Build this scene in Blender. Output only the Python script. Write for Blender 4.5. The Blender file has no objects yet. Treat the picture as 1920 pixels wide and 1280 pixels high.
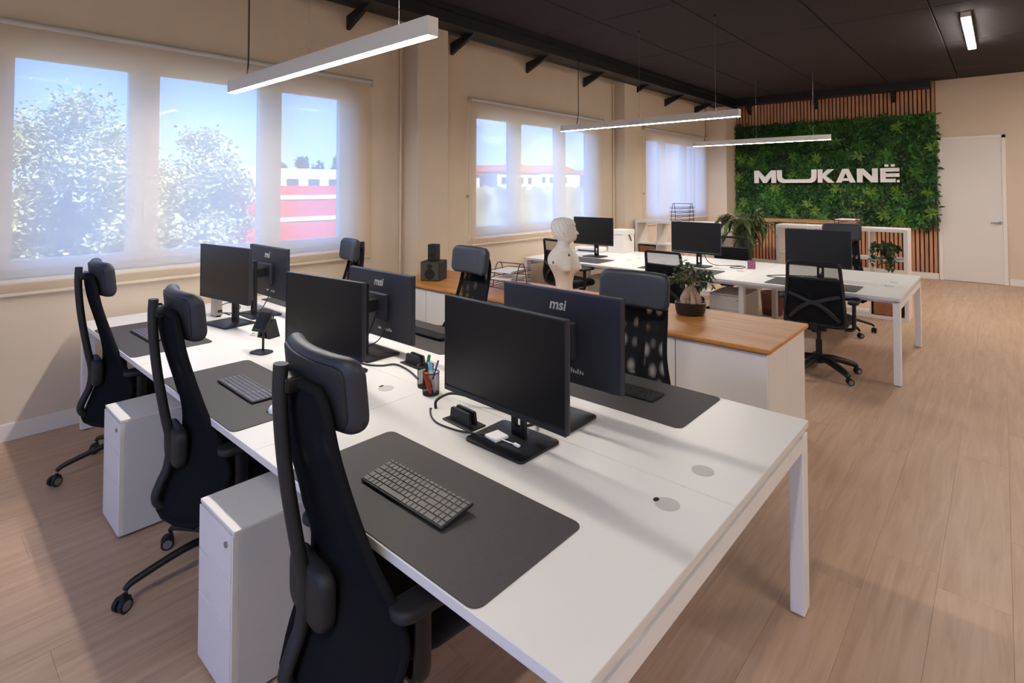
import bpy, bmesh, math, random
from mathutils import Vector, Matrix
random.seed(7)
SC = bpy.context.scene
COL = SC.collection
R = math.radians
PI = math.pi

# ------------------------------------------------------------------ camera
cam_d = bpy.data.cameras.new('camera')
cam = bpy.data.objects.new('camera', cam_d); COL.objects.link(cam)
cam.location = (0, 0, 1.671)
cam.rotation_euler = (R(90 + 1.447), 0, R(42.052))
cam_d.sensor_width = 36
cam_d.lens = 1026.66 / 1920 * 36
cam_d.shift_x = (960 - 952.2) / 1920
cam_d.shift_y = (326.3 - 640) / 1920
cam_d.clip_start = 0.02; cam_d.clip_end = 500
SC.camera = cam

# ------------------------------------------------------------------ sky, sun, exposure
SKY = 1.5; SUN = 5.0; LAMP = 52.0; EXPOSURE = 1.27
world = bpy.data.worlds.new('world'); SC.world = world
world.use_nodes = True
wn = world.node_tree.nodes; wl = world.node_tree.links; wn.clear()
wo = wn.new('ShaderNodeOutputWorld'); wb = wn.new('ShaderNodeBackground')
# clear-day sky: pale blue at the horizon, deeper blue overhead, thin cloud wisps
tcw = wn.new('ShaderNodeTexCoord'); sep = wn.new('ShaderNodeSeparateXYZ'); wl.new(tcw.outputs['Generated'], sep.inputs[0])
sky = wn.new('ShaderNodeValToRGB'); wl.new(sep.outputs['Z'], sky.inputs['Fac'])
e = sky.color_ramp.elements; e[0].position = 0; e[0].color = (.46, .65, 1.0, 1); e[1].position = .75; e[1].color = (.12, .27, .78, 1)
q = sky.color_ramp.elements.new(.18); q.color = (.19, .40, 1.0, 1)
cn = wn.new('ShaderNodeTexNoise'); cn.inputs['Scale'].default_value = 5; cn.inputs['Detail'].default_value = 6
cm = wn.new('ShaderNodeMapping'); cm.inputs['Scale'].default_value = (1, 1, 3.5); wl.new(tcw.outputs['Generated'], cm.inputs[0]); wl.new(cm.outputs[0], cn.inputs['Vector'])
cr_ = wn.new('ShaderNodeMapRange'); cr_.inputs['From Min'].default_value = .56; cr_.inputs['From Max'].default_value = .80; cr_.inputs['To Max'].default_value = .55; wl.new(cn.outputs['Fac'], cr_.inputs['Value'])
cmix = wn.new('ShaderNodeMix'); cmix.data_type = 'RGBA'; wl.new(cr_.outputs[0], cmix.inputs['Factor']); wl.new(sky.outputs[0], cmix.inputs['A']); cmix.inputs['B'].default_value = (.95, .97, 1.0, 1)
wb.inputs['Strength'].default_value = SKY
wl.new(cmix.outputs['Result'], wb.inputs['Color']); wl.new(wb.outputs[0], wo.inputs[0])
sun_d = bpy.data.lights.new('sun', 'SUN'); sun_d.energy = SUN; sun_d.angle = R(0.6); sun_d.color = (1, .95, .87)
sun = bpy.data.objects.new('sun', sun_d); COL.objects.link(sun)
sun.rotation_euler = (R(42), 0, R(100)); sun.location = (20, -8, 30)
SC.view_settings.view_transform = 'Standard'; SC.view_settings.look = 'None'
SC.view_settings.gamma = 1; SC.view_settings.use_curve_mapping = False
SC.view_settings.exposure = EXPOSURE
SC.cycles.max_bounces = 10; SC.cycles.diffuse_bounces = 5; SC.cycles.glossy_bounces = 4
SC.cycles.transparent_max_bounces = 14; SC.cycles.sample_clamp_indirect = 6.0
SC.cycles.caustics_reflective = False; SC.cycles.caustics_refractive = False

# ------------------------------------------------------------------ materials
def srgb(r, g, b):
    f = lambda c: (c / 255 / 12.92) if c <= 10 else ((c / 255 + .055) / 1.055) ** 2.4
    return (f(r), f(g), f(b), 1)
MATS = {}
def mat(name, col, rough=.5, metal=0, spec=.5, noise=0, nscale=30, bump=0, bscale=200, coat=0, sheen=0, rand=0, emit=None, estr=0):
    m = bpy.data.materials.new(name); m.use_nodes = True
    n, l = m.node_tree.nodes, m.node_tree.links
    p = n['Principled BSDF']
    p.inputs['Base Color'].default_value = col
    p.inputs['Roughness'].default_value = rough; p.inputs['Metallic'].default_value = metal
    p.inputs['Specular IOR Level'].default_value = spec
    p.inputs['Coat Weight'].default_value = coat; p.inputs['Sheen Weight'].default_value = sheen
    if noise or rand:
        tc = n.new('ShaderNodeTexCoord'); nt = n.new('ShaderNodeTexNoise')
        nt.inputs['Scale'].default_value = nscale; nt.inputs['Detail'].default_value = 3
        l.new(tc.outputs['Object'], nt.inputs['Vector'])
        hs = n.new('ShaderNodeHueSaturation'); hs.inputs['Color'].default_value = col
        mr = n.new('ShaderNodeMapRange'); mr.inputs['From Min'].default_value = .3; mr.inputs['From Max'].default_value = .7
        mr.inputs['To Min'].default_value = 1 - noise; mr.inputs['To Max'].default_value = 1 + noise
        l.new(nt.outputs['Fac'], mr.inputs['Value'])
        src = mr.outputs[0]
        if rand:
            oi = n.new('ShaderNodeObjectInfo'); mr2 = n.new('ShaderNodeMapRange')
            mr2.inputs['To Min'].default_value = 1 - rand; mr2.inputs['To Max'].default_value = 1 + rand
            l.new(oi.outputs['Random'], mr2.inputs['Value'])
            mu = n.new('ShaderNodeMath'); mu.operation = 'MULTIPLY'
            l.new(src, mu.inputs[0]); l.new(mr2.outputs[0], mu.inputs[1]); src = mu.outputs[0]
        l.new(src, hs.inputs['Value']); l.new(hs.outputs[0], p.inputs['Base Color'])
    if bump:
        tc2 = n.new('ShaderNodeTexCoord'); nb = n.new('ShaderNodeTexNoise'); nb.inputs['Scale'].default_value = bscale
        bp = n.new('ShaderNodeBump'); bp.inputs['Strength'].default_value = bump; bp.inputs['Distance'].default_value = .002
        l.new(tc2.outputs['Object'], nb.inputs['Vector']); l.new(nb.outputs['Fac'], bp.inputs['Height']); l.new(bp.outputs[0], p.inputs['Normal'])
    if emit:
        p.inputs['Emission Color'].default_value = emit; p.inputs['Emission Strength'].default_value = estr
    MATS[name] = m
    return m
def woodmat(name, c1, c2, axis='Y', scale=6, stretch=14, rough=.45, rand=.08, world=True, ring=1.0, bump=.05):
    m = bpy.data.materials.new(name); m.use_nodes = True
    n, l = m.node_tree.nodes, m.node_tree.links; p = n['Principled BSDF']; p.inputs['Roughness'].default_value = rough
    g = n.new('ShaderNodeNewGeometry') if world else None
    tc = n.new('ShaderNodeTexCoord')
    mp = n.new('ShaderNodeMapping')
    s = [scale * stretch] * 3; s['XYZ'.index(axis)] = scale
    mp.inputs['Scale'].default_value = s
    oi = n.new('ShaderNodeObjectInfo')
    ad = n.new('ShaderNodeVectorMath'); ad.operation = 'MULTIPLY_ADD'
    cmb = n.new('ShaderNodeCombineXYZ')
    for i in range(3): l.new(oi.outputs['Random'], cmb.inputs[i])
    ad.inputs[1].default_value = (37, 53, 41)
    l.new(cmb.outputs[0], ad.inputs[0]); l.new((g.outputs['Position'] if world else tc.outputs['Object']), ad.inputs[2])
    l.new(ad.outputs[0], mp.inputs['Vector'])
    nt = n.new('ShaderNodeTexNoise'); nt.inputs['Scale'].default_value = 1; nt.inputs['Detail'].default_value = 6; nt.inputs['Roughness'].default_value = .62
    nt.inputs['Distortion'].default_value = .6 * ring
    l.new(mp.outputs[0], nt.inputs['Vector'])
    cr = n.new('ShaderNodeValToRGB'); cr.color_ramp.elements[0].position = .32; cr.color_ramp.elements[1].position = .68
    cr.color_ramp.elements[0].color = c1; cr.color_ramp.elements[1].color = c2
    l.new(nt.outputs['Fac'], cr.inputs['Fac'])
    hs = n.new('ShaderNodeHueSaturation'); l.new(cr.outputs[0], hs.inputs['Color'])
    mr = n.new('ShaderNodeMapRange'); mr.inputs['To Min'].default_value = 1 - rand; mr.inputs['To Max'].default_value = 1 + rand
    l.new(oi.outputs['Random'], mr.inputs['Value']); l.new(mr.outputs[0], hs.inputs['Value'])
    l.new(hs.outputs[0], p.inputs['Base Color'])
    if bump:
        bp = n.new('ShaderNodeBump'); bp.inputs['Strength'].default_value = bump; bp.inputs['Distance'].default_value = .003
        l.new(nt.outputs['Fac'], bp.inputs['Height']); l.new(bp.outputs[0], p.inputs['Normal'])
    MATS[name] = m
    return m
def meshfabric(name, col, transp, translu=0.0, tcol=(1, 1, 1, 1), rough=.8):
    m = bpy.data.materials.new(name); m.use_nodes = True
    n, l = m.node_tree.nodes, m.node_tree.links; n.remove(n['Principled BSDF']); out = n['Material Output']
    d = n.new('ShaderNodeBsdfDiffuse'); d.inputs['Color'].default_value = col
    t = n.new('ShaderNodeBsdfTransparent'); t.inputs['Color'].default_value = tcol
    mx = n.new('ShaderNodeMixShader'); mx.inputs[0].default_value = transp
    last = d.outputs[0]
    if translu:
        tl = n.new('ShaderNodeBsdfTranslucent'); tl.inputs['Color'].default_value = col
        m2 = n.new('ShaderNodeMixShader'); m2.inputs[0].default_value = translu
        l.new(last, m2.inputs[1]); l.new(tl.outputs[0], m2.inputs[2]); last = m2.outputs[0]
    l.new(last, mx.inputs[1]); l.new(t.outputs[0], mx.inputs[2]); l.new(mx.outputs[0], out.inputs['Surface'])
    MATS[name] = m
    return m

mat('wall', srgb(216, 199, 179), .9, spec=.2, noise=.02, nscale=3, bump=.08, bscale=60)
mat('trim_white', srgb(232, 226, 218), .45)
mat('door_white', srgb(226, 220, 214), .4)
mat('upvc', srgb(235, 233, 228), .3)
mat('ceiling_black', srgb(54, 49, 50), .85, spec=.25, noise=.08, nscale=40, bump=.25, bscale=120, rand=.06)
mat('ceiling_gap', srgb(18, 17, 17), .95, spec=.1)
mat('steel_black', srgb(28, 29, 31), .45, spec=.4)
mat('desk_white', srgb(228, 225, 222), .33, spec=.45)
mat('metal_white', srgb(236, 235, 234), .4)
mat('cabinet_white', srgb(232, 229, 226), .42)
mat('cabinet_shadow', srgb(60, 58, 56), .8)
mat('pedestal_side', srgb(208, 210, 214), .45)
mat('grommet', srgb(196, 192, 188), .5)
mat('rubber', srgb(22, 22, 23), .8)
mat('plastic_black', srgb(24, 24, 27), .42, spec=.4)
mat('plastic_soft', srgb(28, 29, 32), .6, noise=.05, nscale=80)
mat('leather_black', srgb(48, 50, 58), .48, spec=.4, bump=.15, bscale=350)
mat('fabric_black', srgb(21, 21, 27), .95, spec=.15, sheen=.15, bump=.3, bscale=600)
mat('mesh_edge', srgb(29, 29, 32), 1.0, spec=.08)
mat('blind_bar', srgb(206, 194, 178), .6)
mat('hedge', srgb(150, 152, 132), .95, spec=.05, noise=.3, nscale=.5)
mat('mat_black', srgb(70, 66, 66), .62, spec=.35, noise=.06, nscale=120, bump=.2, bscale=500)
mat('monitor_back', srgb(40, 42, 54), .5, spec=.4)
mat('screen_black', srgb(14, 14, 16), .34, spec=.5)
mat('bezel', srgb(30, 30, 33), .5)
mat('logo_silver', srgb(205, 205, 208), .35, metal=.3)
mat('key_grey', srgb(92, 87, 84), .55, noise=.05, nscale=40)
mat('key_dark', srgb(22, 22, 23), .6)
mat('key_lilac', srgb(92, 90, 102), .5)
mat('white_plastic', srgb(240, 240, 242), .3)
mat('cable_black', srgb(34, 31, 34), .5)
mat('caster_grey', srgb(120, 120, 122), .5)
mat('alu', srgb(226, 223, 217), .45)
mat('steel', srgb(170, 168, 164), .3, metal=.9)
mat('diffuser', srgb(255, 246, 232), .4, emit=(1, .93, .85, 1), estr=LAMP)
mat('paper', srgb(240, 236, 234), .7)
mat('wire_dark', srgb(56, 30, 34), .4, metal=.2)
mat('speaker_black', srgb(26, 25, 26), .6)
mat('speaker_face', srgb(70, 64, 54), .7, bump=.4, bscale=300)
mat('plaster', srgb(226, 222, 214), .6, noise=.04, nscale=14)
mat('bird_mark', srgb(25, 24, 28), .5)
mat('pot_black', srgb(30, 22, 22), .3)
mat('soil', srgb(86, 70, 58), .95, noise=.4, nscale=60)
mat('root', srgb(176, 150, 130), .7, noise=.15, nscale=40, bump=.3, bscale=60)
mat('leaf_dark', srgb(56, 78, 42), .45, noise=.25, nscale=8)
mat('leaf_mid', srgb(68, 118, 44), .45, noise=.3, nscale=6)
mat('leaf_deep', srgb(38, 78, 34), .5, noise=.35, nscale=5)
mat('leaf_lime', srgb(104, 140, 46), .45, noise=.2, nscale=8)
mat('leaf_palm', srgb(88, 102, 56), .5, noise=.25, nscale=10)
mat('leaf_tree', srgb(196, 194, 140), .9, spec=.05, noise=.35, nscale=1.2)
mat('bark', srgb(96, 78, 62), .9, noise=.3, nscale=10)
mat('letter_white', srgb(240, 236, 232), .5)
mat('slat_back', srgb(34, 20, 16), .9)
mat('kallax_white', srgb(232, 226, 220), .4)
mat('box_brown', srgb(150, 98, 62), .75, noise=.15, nscale=20)
mat('wicker', srgb(110, 70, 54), .8, noise=.3, nscale=50)
mat('red_paint', srgb(214, 62, 62), .6, noise=.05, nscale=.3)
mat('white_render', srgb(240, 238, 234), .7)
mat('roof_tile', srgb(196, 120, 98), .8, noise=.15, nscale=1)
mat('window_dark', srgb(70, 80, 92), .2)
mat('ground_out', srgb(128, 127, 122), .95, noise=.12, nscale=.08)
mat('field_green', srgb(150, 180, 130), .95)
mat('orange_marker', srgb(238, 78, 30), .35)
mat('blue_pen', srgb(60, 56, 170), .35)
mat('cyan_marker', srgb(110, 180, 215), .35)
mat('green_marker', srgb(30, 120, 80), .35)
mat('slab_grey', srgb(150, 152, 146), .4, metal=.2)
mat('slab_silver', srgb(172, 162, 152), .4, metal=.2)
mat('photo_print', srgb(150, 84, 110), .4, noise=.6, nscale=40)
mat('dark_wood_end', srgb(60, 46, 38), .7)
woodmat('floor_wood', srgb(180, 147, 121), srgb(203, 172, 147), 'Y', 1.6, 14, .42, .03, bump=.03)
mat('floor_joint', srgb(176, 144, 119), .8)
woodmat('oak_top', srgb(176, 112, 48), srgb(208, 148, 78), 'X', 1.4, 22, .38, .0, bump=.03)
woodmat('slat_wood', srgb(172, 120, 88), srgb(206, 154, 118), 'Z', 3, 14, .55, .12)
woodmat('board_wood', srgb(120, 84, 52), srgb(176, 132, 86), 'X', 3, 10, .5, .0)
meshfabric('blind_fabric', srgb(249, 239, 222), .27, .84)
meshfabric('chair_mesh', srgb(31, 31, 34), .10)
def knit(m, k):
    # the knitted back has rows of looser, see-through cells
    n, l = m.node_tree.nodes, m.node_tree.links
    mx = [q for q in n if q.type == 'MIX_SHADER'][0]
    tc = n.new('ShaderNodeTexCoord'); mp = n.new('ShaderNodeMapping'); mp.inputs['Scale'].default_value = (1.5, .6, 1)
    v = n.new('ShaderNodeTexVoronoi'); v.inputs['Scale'].default_value = 11; v.inputs['Randomness'].default_value = .55
    mr = n.new('ShaderNodeMapRange'); mr.inputs['From Min'].default_value = .05; mr.inputs['From Max'].default_value = .55; mr.interpolation_type = 'SMOOTHSTEP'; mr.inputs['To Min'].default_value = k; mr.inputs['To Max'].default_value = .0
    l.new(tc.outputs['Object'], mp.inputs[0]); l.new(mp.outputs[0], v.inputs['Vector']); l.new(v.outputs['Distance'], mr.inputs['Value']); l.new(mr.outputs[0], mx.inputs[0])
knit(MATS['chair_mesh'], .02)
meshfabric('chair_mesh_loose', srgb(31, 31, 34), .10); knit(MATS['chair_mesh_loose'], .42)
meshfabric('chair_mesh_open', srgb(44, 42, 42), .42)
meshfabric('cup_mesh', srgb(30, 30, 32), .68)
def glassmat():
    m = bpy.data.materials.new('glass'); m.use_nodes = True
    n, l = m.node_tree.nodes, m.node_tree.links; n.remove(n['Principled BSDF'])
    t = n.new('ShaderNodeBsdfTransparent'); t.inputs['Color'].default_value = (.95, .97, .97, 1)
    g = n.new('ShaderNodeBsdfGlossy'); g.inputs['Roughness'].default_value = .02
    mx = n.new('ShaderNodeMixShader'); mx.inputs[0].default_value = .02
    l.new(t.outputs[0], mx.inputs[1]); l.new(g.outputs[0], mx.inputs[2]); l.new(mx.outputs[0], n['Material Output'].inputs['Surface'])
    MATS['glass'] = m
glassmat()

# ------------------------------------------------------------------ mesh helpers
class MB:
    """collects vertices and faces of one mesh"""
    def __init__(s): s.v = []; s.f = []; s.hard = False
    def add(s, v, f):
        o = len(s.v); s.v += [tuple(p) for p in v]; s.f += [tuple(i + o for i in q) for q in f]; return s
    def box(s, x0, x1, y0, y1, z0, z1):
        return s.add([(x0, y0, z0), (x1, y0, z0), (x1, y1, z0), (x0, y1, z0), (x0, y0, z1), (x1, y0, z1), (x1, y1, z1), (x0, y1, z1)],
                     [(3, 2, 1, 0), (4, 5, 6, 7), (0, 1, 5, 4), (1, 2, 6, 5), (2, 3, 7, 6), (3, 0, 4, 7)])
    def rbox(s, x0, x1, y0, y1, z0, z1, r=.005, seg=2):
        s.hard = True; bm = bmesh.new()
        bmesh.ops.create_cube(bm, size=1)
        for v in bm.verts:
            v.co = ((x0 + x1) / 2 + v.co.x * (x1 - x0), (y0 + y1) / 2 + v.co.y * (y1 - y0), (z0 + z1) / 2 + v.co.z * (z1 - z0))
        r = min(r, .49 * min(x1 - x0, y1 - y0, z1 - z0))
        bmesh.ops.bevel(bm, geom=bm.edges[:] + bm.verts[:], offset=r, segments=seg, profile=.5, affect='EDGES')
        bm.verts.index_update()
        s.add([v.co[:] for v in bm.verts], [[v.index for v in f.verts] for f in bm.faces]); bm.free(); return s
    def cyl(s, a, b, r0, r1=None, n=16, cap=True):
        r1 = r0 if r1 is None else r1
        a = Vector(a); b = Vector(b); d = (b - a).normalized()
        u = d.orthogonal().normalized(); w = d.cross(u)
        vs = []
        for c, r in ((a, r0), (b, r1)):
            for i in range(n):
                t = 2 * PI * i / n; vs.append(c + (u * math.cos(t) + w * math.sin(t)) * r)
        fs = [(i, (i + 1) % n, n + (i + 1) % n, n + i) for i in range(n)]
        if cap: fs += [tuple(range(n))[::-1], tuple(range(n, 2 * n))]
        return s.add(vs, fs)
    def tube(s, pts, rad, n=10, sx=1.0, up=None, cap=True):
        """swept tube; rad number or list; sx widens it along the side vector"""
        P = [Vector(p) for p in pts]; m = len(P)
        rr = rad if isinstance(rad, (list, tuple)) else [rad] * m
        vs = []; u = None
        for i in range(m):
            d = (P[min(i + 1, m - 1)] - P[max(i - 1, 0)]).normalized()
            if up is not None: u = Vector(up) - d * d.dot(Vector(up)); u.normalize()
            elif u is None: u = d.orthogonal().normalized()
            else: u = (u - d * d.dot(u)).normalized()
            w = d.cross(u)
            for k in range(n):
                t = 2 * PI * k / n; vs.append(P[i] + (u * math.cos(t) + w * math.sin(t) * sx) * rr[i])
        fs = []
        for i in range(m - 1):
            for k in range(n):
                fs.append((i * n + k, i * n + (k + 1) % n, (i + 1) * n + (k + 1) % n, (i + 1) * n + k))
        if cap: fs += [tuple(range(n))[::-1], tuple(range((m - 1) * n, m * n))]
        return s.add(vs, fs)
    def prism(s, poly, axis, a, b):
        """extrude a 2D polygon along an axis from a to b"""
        n = len(poly)
        def P(p, q):
            if axis == 'x': return (q, p[0], p[1])
            if axis == 'y': return (p[0], q, p[1])
            return (p[0], p[1], q)
        vs = [P(p, a) for p in poly] + [P(p, b) for p in poly]
        fs = [(i, (i + 1) % n, n + (i + 1) % n, n + i) for i in range(n)] + [tuple(range(n))[::-1], tuple(range(n, 2 * n))]
        return s.add(vs, fs)
    def lathe(s, prof, n=24, c=(0, 0, 0), sx=1, sy=1):
        vs = []; m = len(prof)
        for r, z in prof:
            for k in range(n):
                t = 2 * PI * k / n; vs.append((c[0] + r * math.cos(t) * sx, c[1] + r * math.sin(t) * sy, c[2] + z))
        fs = []
        for i in range(m - 1):
            for k in range(n): fs.append((i * n + k, i * n + (k + 1) % n, (i + 1) * n + (k + 1) % n, (i + 1) * n + k))
        fs += [tuple(range(n))[::-1], tuple(range((m - 1) * n, m * n))]
        return s.add(vs, fs)
    def slab(s, outline, t, er, fn=None, steps=4, inner=3):
        """cushion: closed 2D outline (u,v), thickness t (w axis), rounded edge er, fn maps (u,v,w)->xyz"""
        fn = fn or (lambda u, v, w: (u, v, w))
        n = len(outline); hu = max(abs(p[0]) for p in outline); hv = max(abs(p[1]) for p in outline)
        rings = []
        for k in range(inner): rings.append(((k + 1) / (inner + 1) * .9, None, -t / 2))
        for k in range(steps + 1):
            a = PI / 2 * k / steps; rings.append((None, er * (1 - math.sin(a)), -t / 2 + er * (1 - math.cos(a))))
        mid = rings[inner:]
        rings += [(q[0], q[1], -q[2]) for q in reversed(mid if t > 2 * er + 1e-6 else mid[:-1])]
        for k in reversed(range(inner)): rings.append(((k + 1) / (inner + 1) * .9, None, t / 2))
        vs = [fn(0, 0, -t / 2)]
        for sc, ins, w in rings:
            for u, v in outline:
                if sc is None: fu = max(.02, 1 - ins / hu); fv = max(.02, 1 - ins / hv)
                else:
                    fu = sc * (1 - er / hu); fv = sc * (1 - er / hv)
                vs.append(fn(u * fu, v * fv, w))
        vs.append(fn(0, 0, t / 2)); L = len(rings); fs = []
        for k in range(n): fs.append((0, 1 + (k + 1) % n, 1 + k))
        for i in range(L - 1):
            for k in range(n):
                a = 1 + i * n + k; b = 1 + i * n + (k + 1) % n; fs.append((a, b, b + n, a + n))
        e = len(vs) - 1
        for k in range(n): fs.append((e, 1 + (L - 1) * n + k, 1 + (L - 1) * n + (k + 1) % n))
        return s.add(vs, fs)
    def grid(s, fn, nu, nv):
        vs = [fn(i / nu, j / nv) for j in range(nv + 1) for i in range(nu + 1)]
        fs = [(j * (nu + 1) + i, j * (nu + 1) + i + 1, (j + 1) * (nu + 1) + i + 1, (j + 1) * (nu + 1) + i) for j in range(nv) for i in range(nu)]
        return s.add(vs, fs)
    def mesh(s, name, m, smooth=True, ang=35, fix=True):
        me = bpy.data.meshes.new(name); me.from_pydata(s.v, [], s.f)
        if fix:
            bm = bmesh.new(); bm.from_mesh(me); bmesh.ops.recalc_face_normals(bm, faces=bm.faces[:]); bm.to_mesh(me); bm.free()
        for mm in (m if isinstance(m, (list, tuple)) else [m]): me.materials.append(MATS[mm])
        if smooth:
            me.shade_smooth(); me.set_sharp_from_angle(angle=R(ang))
            if s.hard:      # keep the big flat faces of bevelled boxes flat
                bm = bmesh.new(); bm.from_mesh(me)
                for e in bm.edges:
                    if len(e.link_faces) == 2:
                        a, b = (f.calc_area() for f in e.link_faces)
                        if max(a, b) > 4 * min(a, b) and e.calc_face_angle(0) > .1: e.smooth = False
                bm.to_mesh(me); bm.free()
        me.update(); return me
    def build(s, name, m, parent=None, loc=None, rot=None, smooth=True, ang=35, fix=True):
        return put(name, s.mesh(name, m, smooth, ang, fix), parent, loc, rot)
def put(name, me, parent=None, loc=None, rot=None):
    o = bpy.data.objects.new(name, me); COL.objects.link(o)
    if parent is not None: o.parent = parent
    if loc: o.location = loc
    if rot: o.rotation_euler = rot
    return o
def tag(o, label=None, cat=None, group=None, kind=None):
    if label: o['label'] = label
    if cat: o['category'] = cat
    if group: o['group'] = group
    if kind: o['kind'] = kind
    return o
def thing(name, label, cat, loc=(0, 0, 0), rz=0, group=None):
    o = bpy.data.objects.new(name, None); COL.objects.link(o)
    o.location = loc; o.rotation_euler = (0, 0, rz); o.empty_display_size = .1
    return tag(o, label, cat, group)
def struct(o, label=None):
    o['kind'] = 'structure'
    if label: o['label'] = label
    return o
def copy_tree(o, parent=None):
    c = o.copy(); COL.objects.link(c); c.parent = parent
    for ch in list(o.children): copy_tree(ch, c)
    return c
def dup(o, loc, rz, label, group=None):
    c = copy_tree(o); c.location = loc; c.rotation_euler = (0, 0, rz); c['label'] = label
    if group: c['group'] = group
    return c
def rrect(hu, hv, r, n=6):
    """rounded rectangle outline"""
    pts = []
    for cx_, cy_, a0 in ((hu - r, hv - r, 0), (-hu + r, hv - r, PI / 2), (-hu + r, -hv + r, PI), (hu - r, -hv + r, 1.5 * PI)):
        for k in range(n + 1):
            a = a0 + PI / 2 * k / n; pts.append((cx_ + r * math.cos(a), cy_ + r * math.sin(a)))
    return pts
def rrect_d(hu, hv, r, n=5, m=5):
    """rounded rectangle with points along the straight sides too, so that it bends well"""
    base = rrect(hu, hv, r, n); out = []
    for i, p in enumerate(base):
        q = base[(i + 1) % len(base)]; out.append(p)
        d = math.dist(p, q)
        if d > .03:
            for k in range(1, m): out.append((p[0] + (q[0] - p[0]) * k / m, p[1] + (q[1] - p[1]) * k / m))
    return out
def smooth_path(pts, k=4):
    """Catmull-Rom through the points"""
    P = [Vector(p) for p in pts]; out = []
    for i in range(len(P) - 1):
        a = P[max(i - 1, 0)]; b = P[i]; c = P[i + 1]; d = P[min(i + 2, len(P) - 1)]
        for j in range(k):
            t = j / k
            out.append(.5 * ((2 * b) + (c - a) * t + (2 * a - 5 * b + 4 * c - d) * t * t + (3 * b - a - 3 * c + d) * t ** 3))
    out.append(P[-1]); return out
def interp(tab, x):
    """smooth (Hermite) table lookup"""
    if x <= tab[0][0]: return tab[0][1:]
    n = len(tab)
    for i in range(n - 1):
        a, b = tab[i], tab[i + 1]
        if x <= b[0]:
            h = b[0] - a[0]; t = (x - a[0]) / h; out = []
            p0 = tab[max(i - 1, 0)]; p3 = tab[min(i + 2, n - 1)]
            for k in range(1, len(a)):
                m0 = (b[k] - p0[k]) / (b[0] - p0[0]) * h; m1 = (p3[k] - a[k]) / (p3[0] - a[0]) * h
                out.append((2 * t ** 3 - 3 * t * t + 1) * a[k] + (t ** 3 - 2 * t * t + t) * m0 + (-2 * t ** 3 + 3 * t * t) * b[k] + (t ** 3 - t * t) * m1)
            return out
    return tab[-1][1:]
def text_mesh(name, body, size, m, ext=.0015, shear=.2, off=.012):
    cu = bpy.data.curves.new(name, 'FONT'); cu.body = body; cu.size = size; cu.extrude = ext; cu.shear = shear; cu.offset = off * size
    cu.align_x = 'CENTER'; cu.align_y = 'CENTER'; cu.resolution_u = 4
    ob = bpy.data.objects.new(name, cu); COL.objects.link(ob)
    me = bpy.data.meshes.new_from_object(ob.evaluated_get(bpy.context.evaluated_depsgraph_get()))
    bpy.data.objects.remove(ob); bpy.data.curves.remove(cu)
    me.materials.clear(); me.materials.append(MATS[m]); me.name = name
    return me

# ================================================================== THE ROOM
WX = -4.911; GY = 12.753; BX = 4.5; BY = -3.4; CZ = 3.6445
# floor: base plus single planks running along y
fl = MB().box(WX - .3, BX + .2, BY - .2, GY + .3, -.12, -.004).build('floor', 'floor_joint', smooth=False)
struct(fl, 'pale oak plank floor')
PW, PL = .235, 1.52
plank_mesh = MB().rbox(-PW / 2 + .0003, PW / 2 - .0003, -PL / 2 + .0003, PL / 2 - .0003, -.006, 0, .0005, 1).mesh('plank', 'floor_wood', False)
rp = random.Random(3)
far_planks = MB(); npl = 0
cand = []
nx = int((BX - WX) / PW) + 2
for i in range(nx):
    x = WX + PW / 2 + i * PW - .02
    off = rp.random() * PL
    for j in range(13):
        y = BY - PL + off + j * PL
        if y - PL / 2 > GY or y + PL / 2 < BY or x - PW / 2 > BX: continue
        ok = x < .9 and y > -.3 and (y > .35 * abs(x) - .6) and x < .15 + y * .12 + .55
        if ok and npl < 300: put('plank', plank_mesh, fl, (x, y, 0)); npl += 1
        else: far_planks.box(x - PW / 2 + .0006, x + PW / 2 - .0006, y - PL / 2 + .0006, y + PL / 2 - .0006, -.006, 0)
o = far_planks.build('plank_field', 'floor_wood', fl, smooth=False); o['kind'] = 'stuff'

# window wall with openings
OPEN = [(-3.05, -.32), (.36, 3.13), (4.83, 7.62), (9.28, 12.0)]
OZ0, OZ1 = 1.06, 2.70; WTOP = 3.78; WB = WX - .26
w = MB()
ys = [BY - .2]
for a, b in OPEN: ys += [a, b]
ys.append(GY + .3)
for k in range(0, len(ys), 2): w.box(WB, WX, ys[k], ys[k + 1], 0, WTOP)
for a, b in OPEN: w.box(WB, WX, a, b, 0, OZ0).box(WB, WX, a, b, OZ1, WTOP)
struct(w.build('wall_left', 'wall', smooth=False), 'beige window wall')
# columns on the window wall
for i, (y0, y1, px) in enumerate(((3.724, 4.16, -4.668), (8.164, 8.582, -4.705), (12.108, GY, -4.472))):
    struct(MB().rbox(WX - .01, px, y0, y1, 0, WTOP, .006, 2).build('wall_column', 'wall'), 'beige wall column')
w = MB().box(WX - .26, BX + .2, GY, GY + .2, 0, WTOP)
struct(w.build('wall_far', 'wall', smooth=False), 'beige end wall')
struct(MB().box(BX, BX + .2, BY - .2, GY + .2, 0, WTOP).build('wall_right', 'wall', smooth=False))
NW = (-3.9, 2.9, .75, 2.75)    # daylight window in the wall behind the viewpoint
w = MB().box(WX - .26, NW[0], BY - .2, BY, 0, WTOP).box(NW[1], BX + .2, BY - .2, BY, 0, WTOP).box(NW[0], NW[1], BY - .2, BY, 0, NW[2]).box(NW[0], NW[1], BY - .2, BY, NW[3], WTOP)
struct(w.build('wall_near', 'wall', smooth=False))
w5 = MB().box(NW[0], NW[1], BY - .14, BY - .06, NW[2], NW[2] + .06).box(NW[0], NW[1], BY - .14, BY - .06, NW[3] - .06, NW[3])
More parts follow.
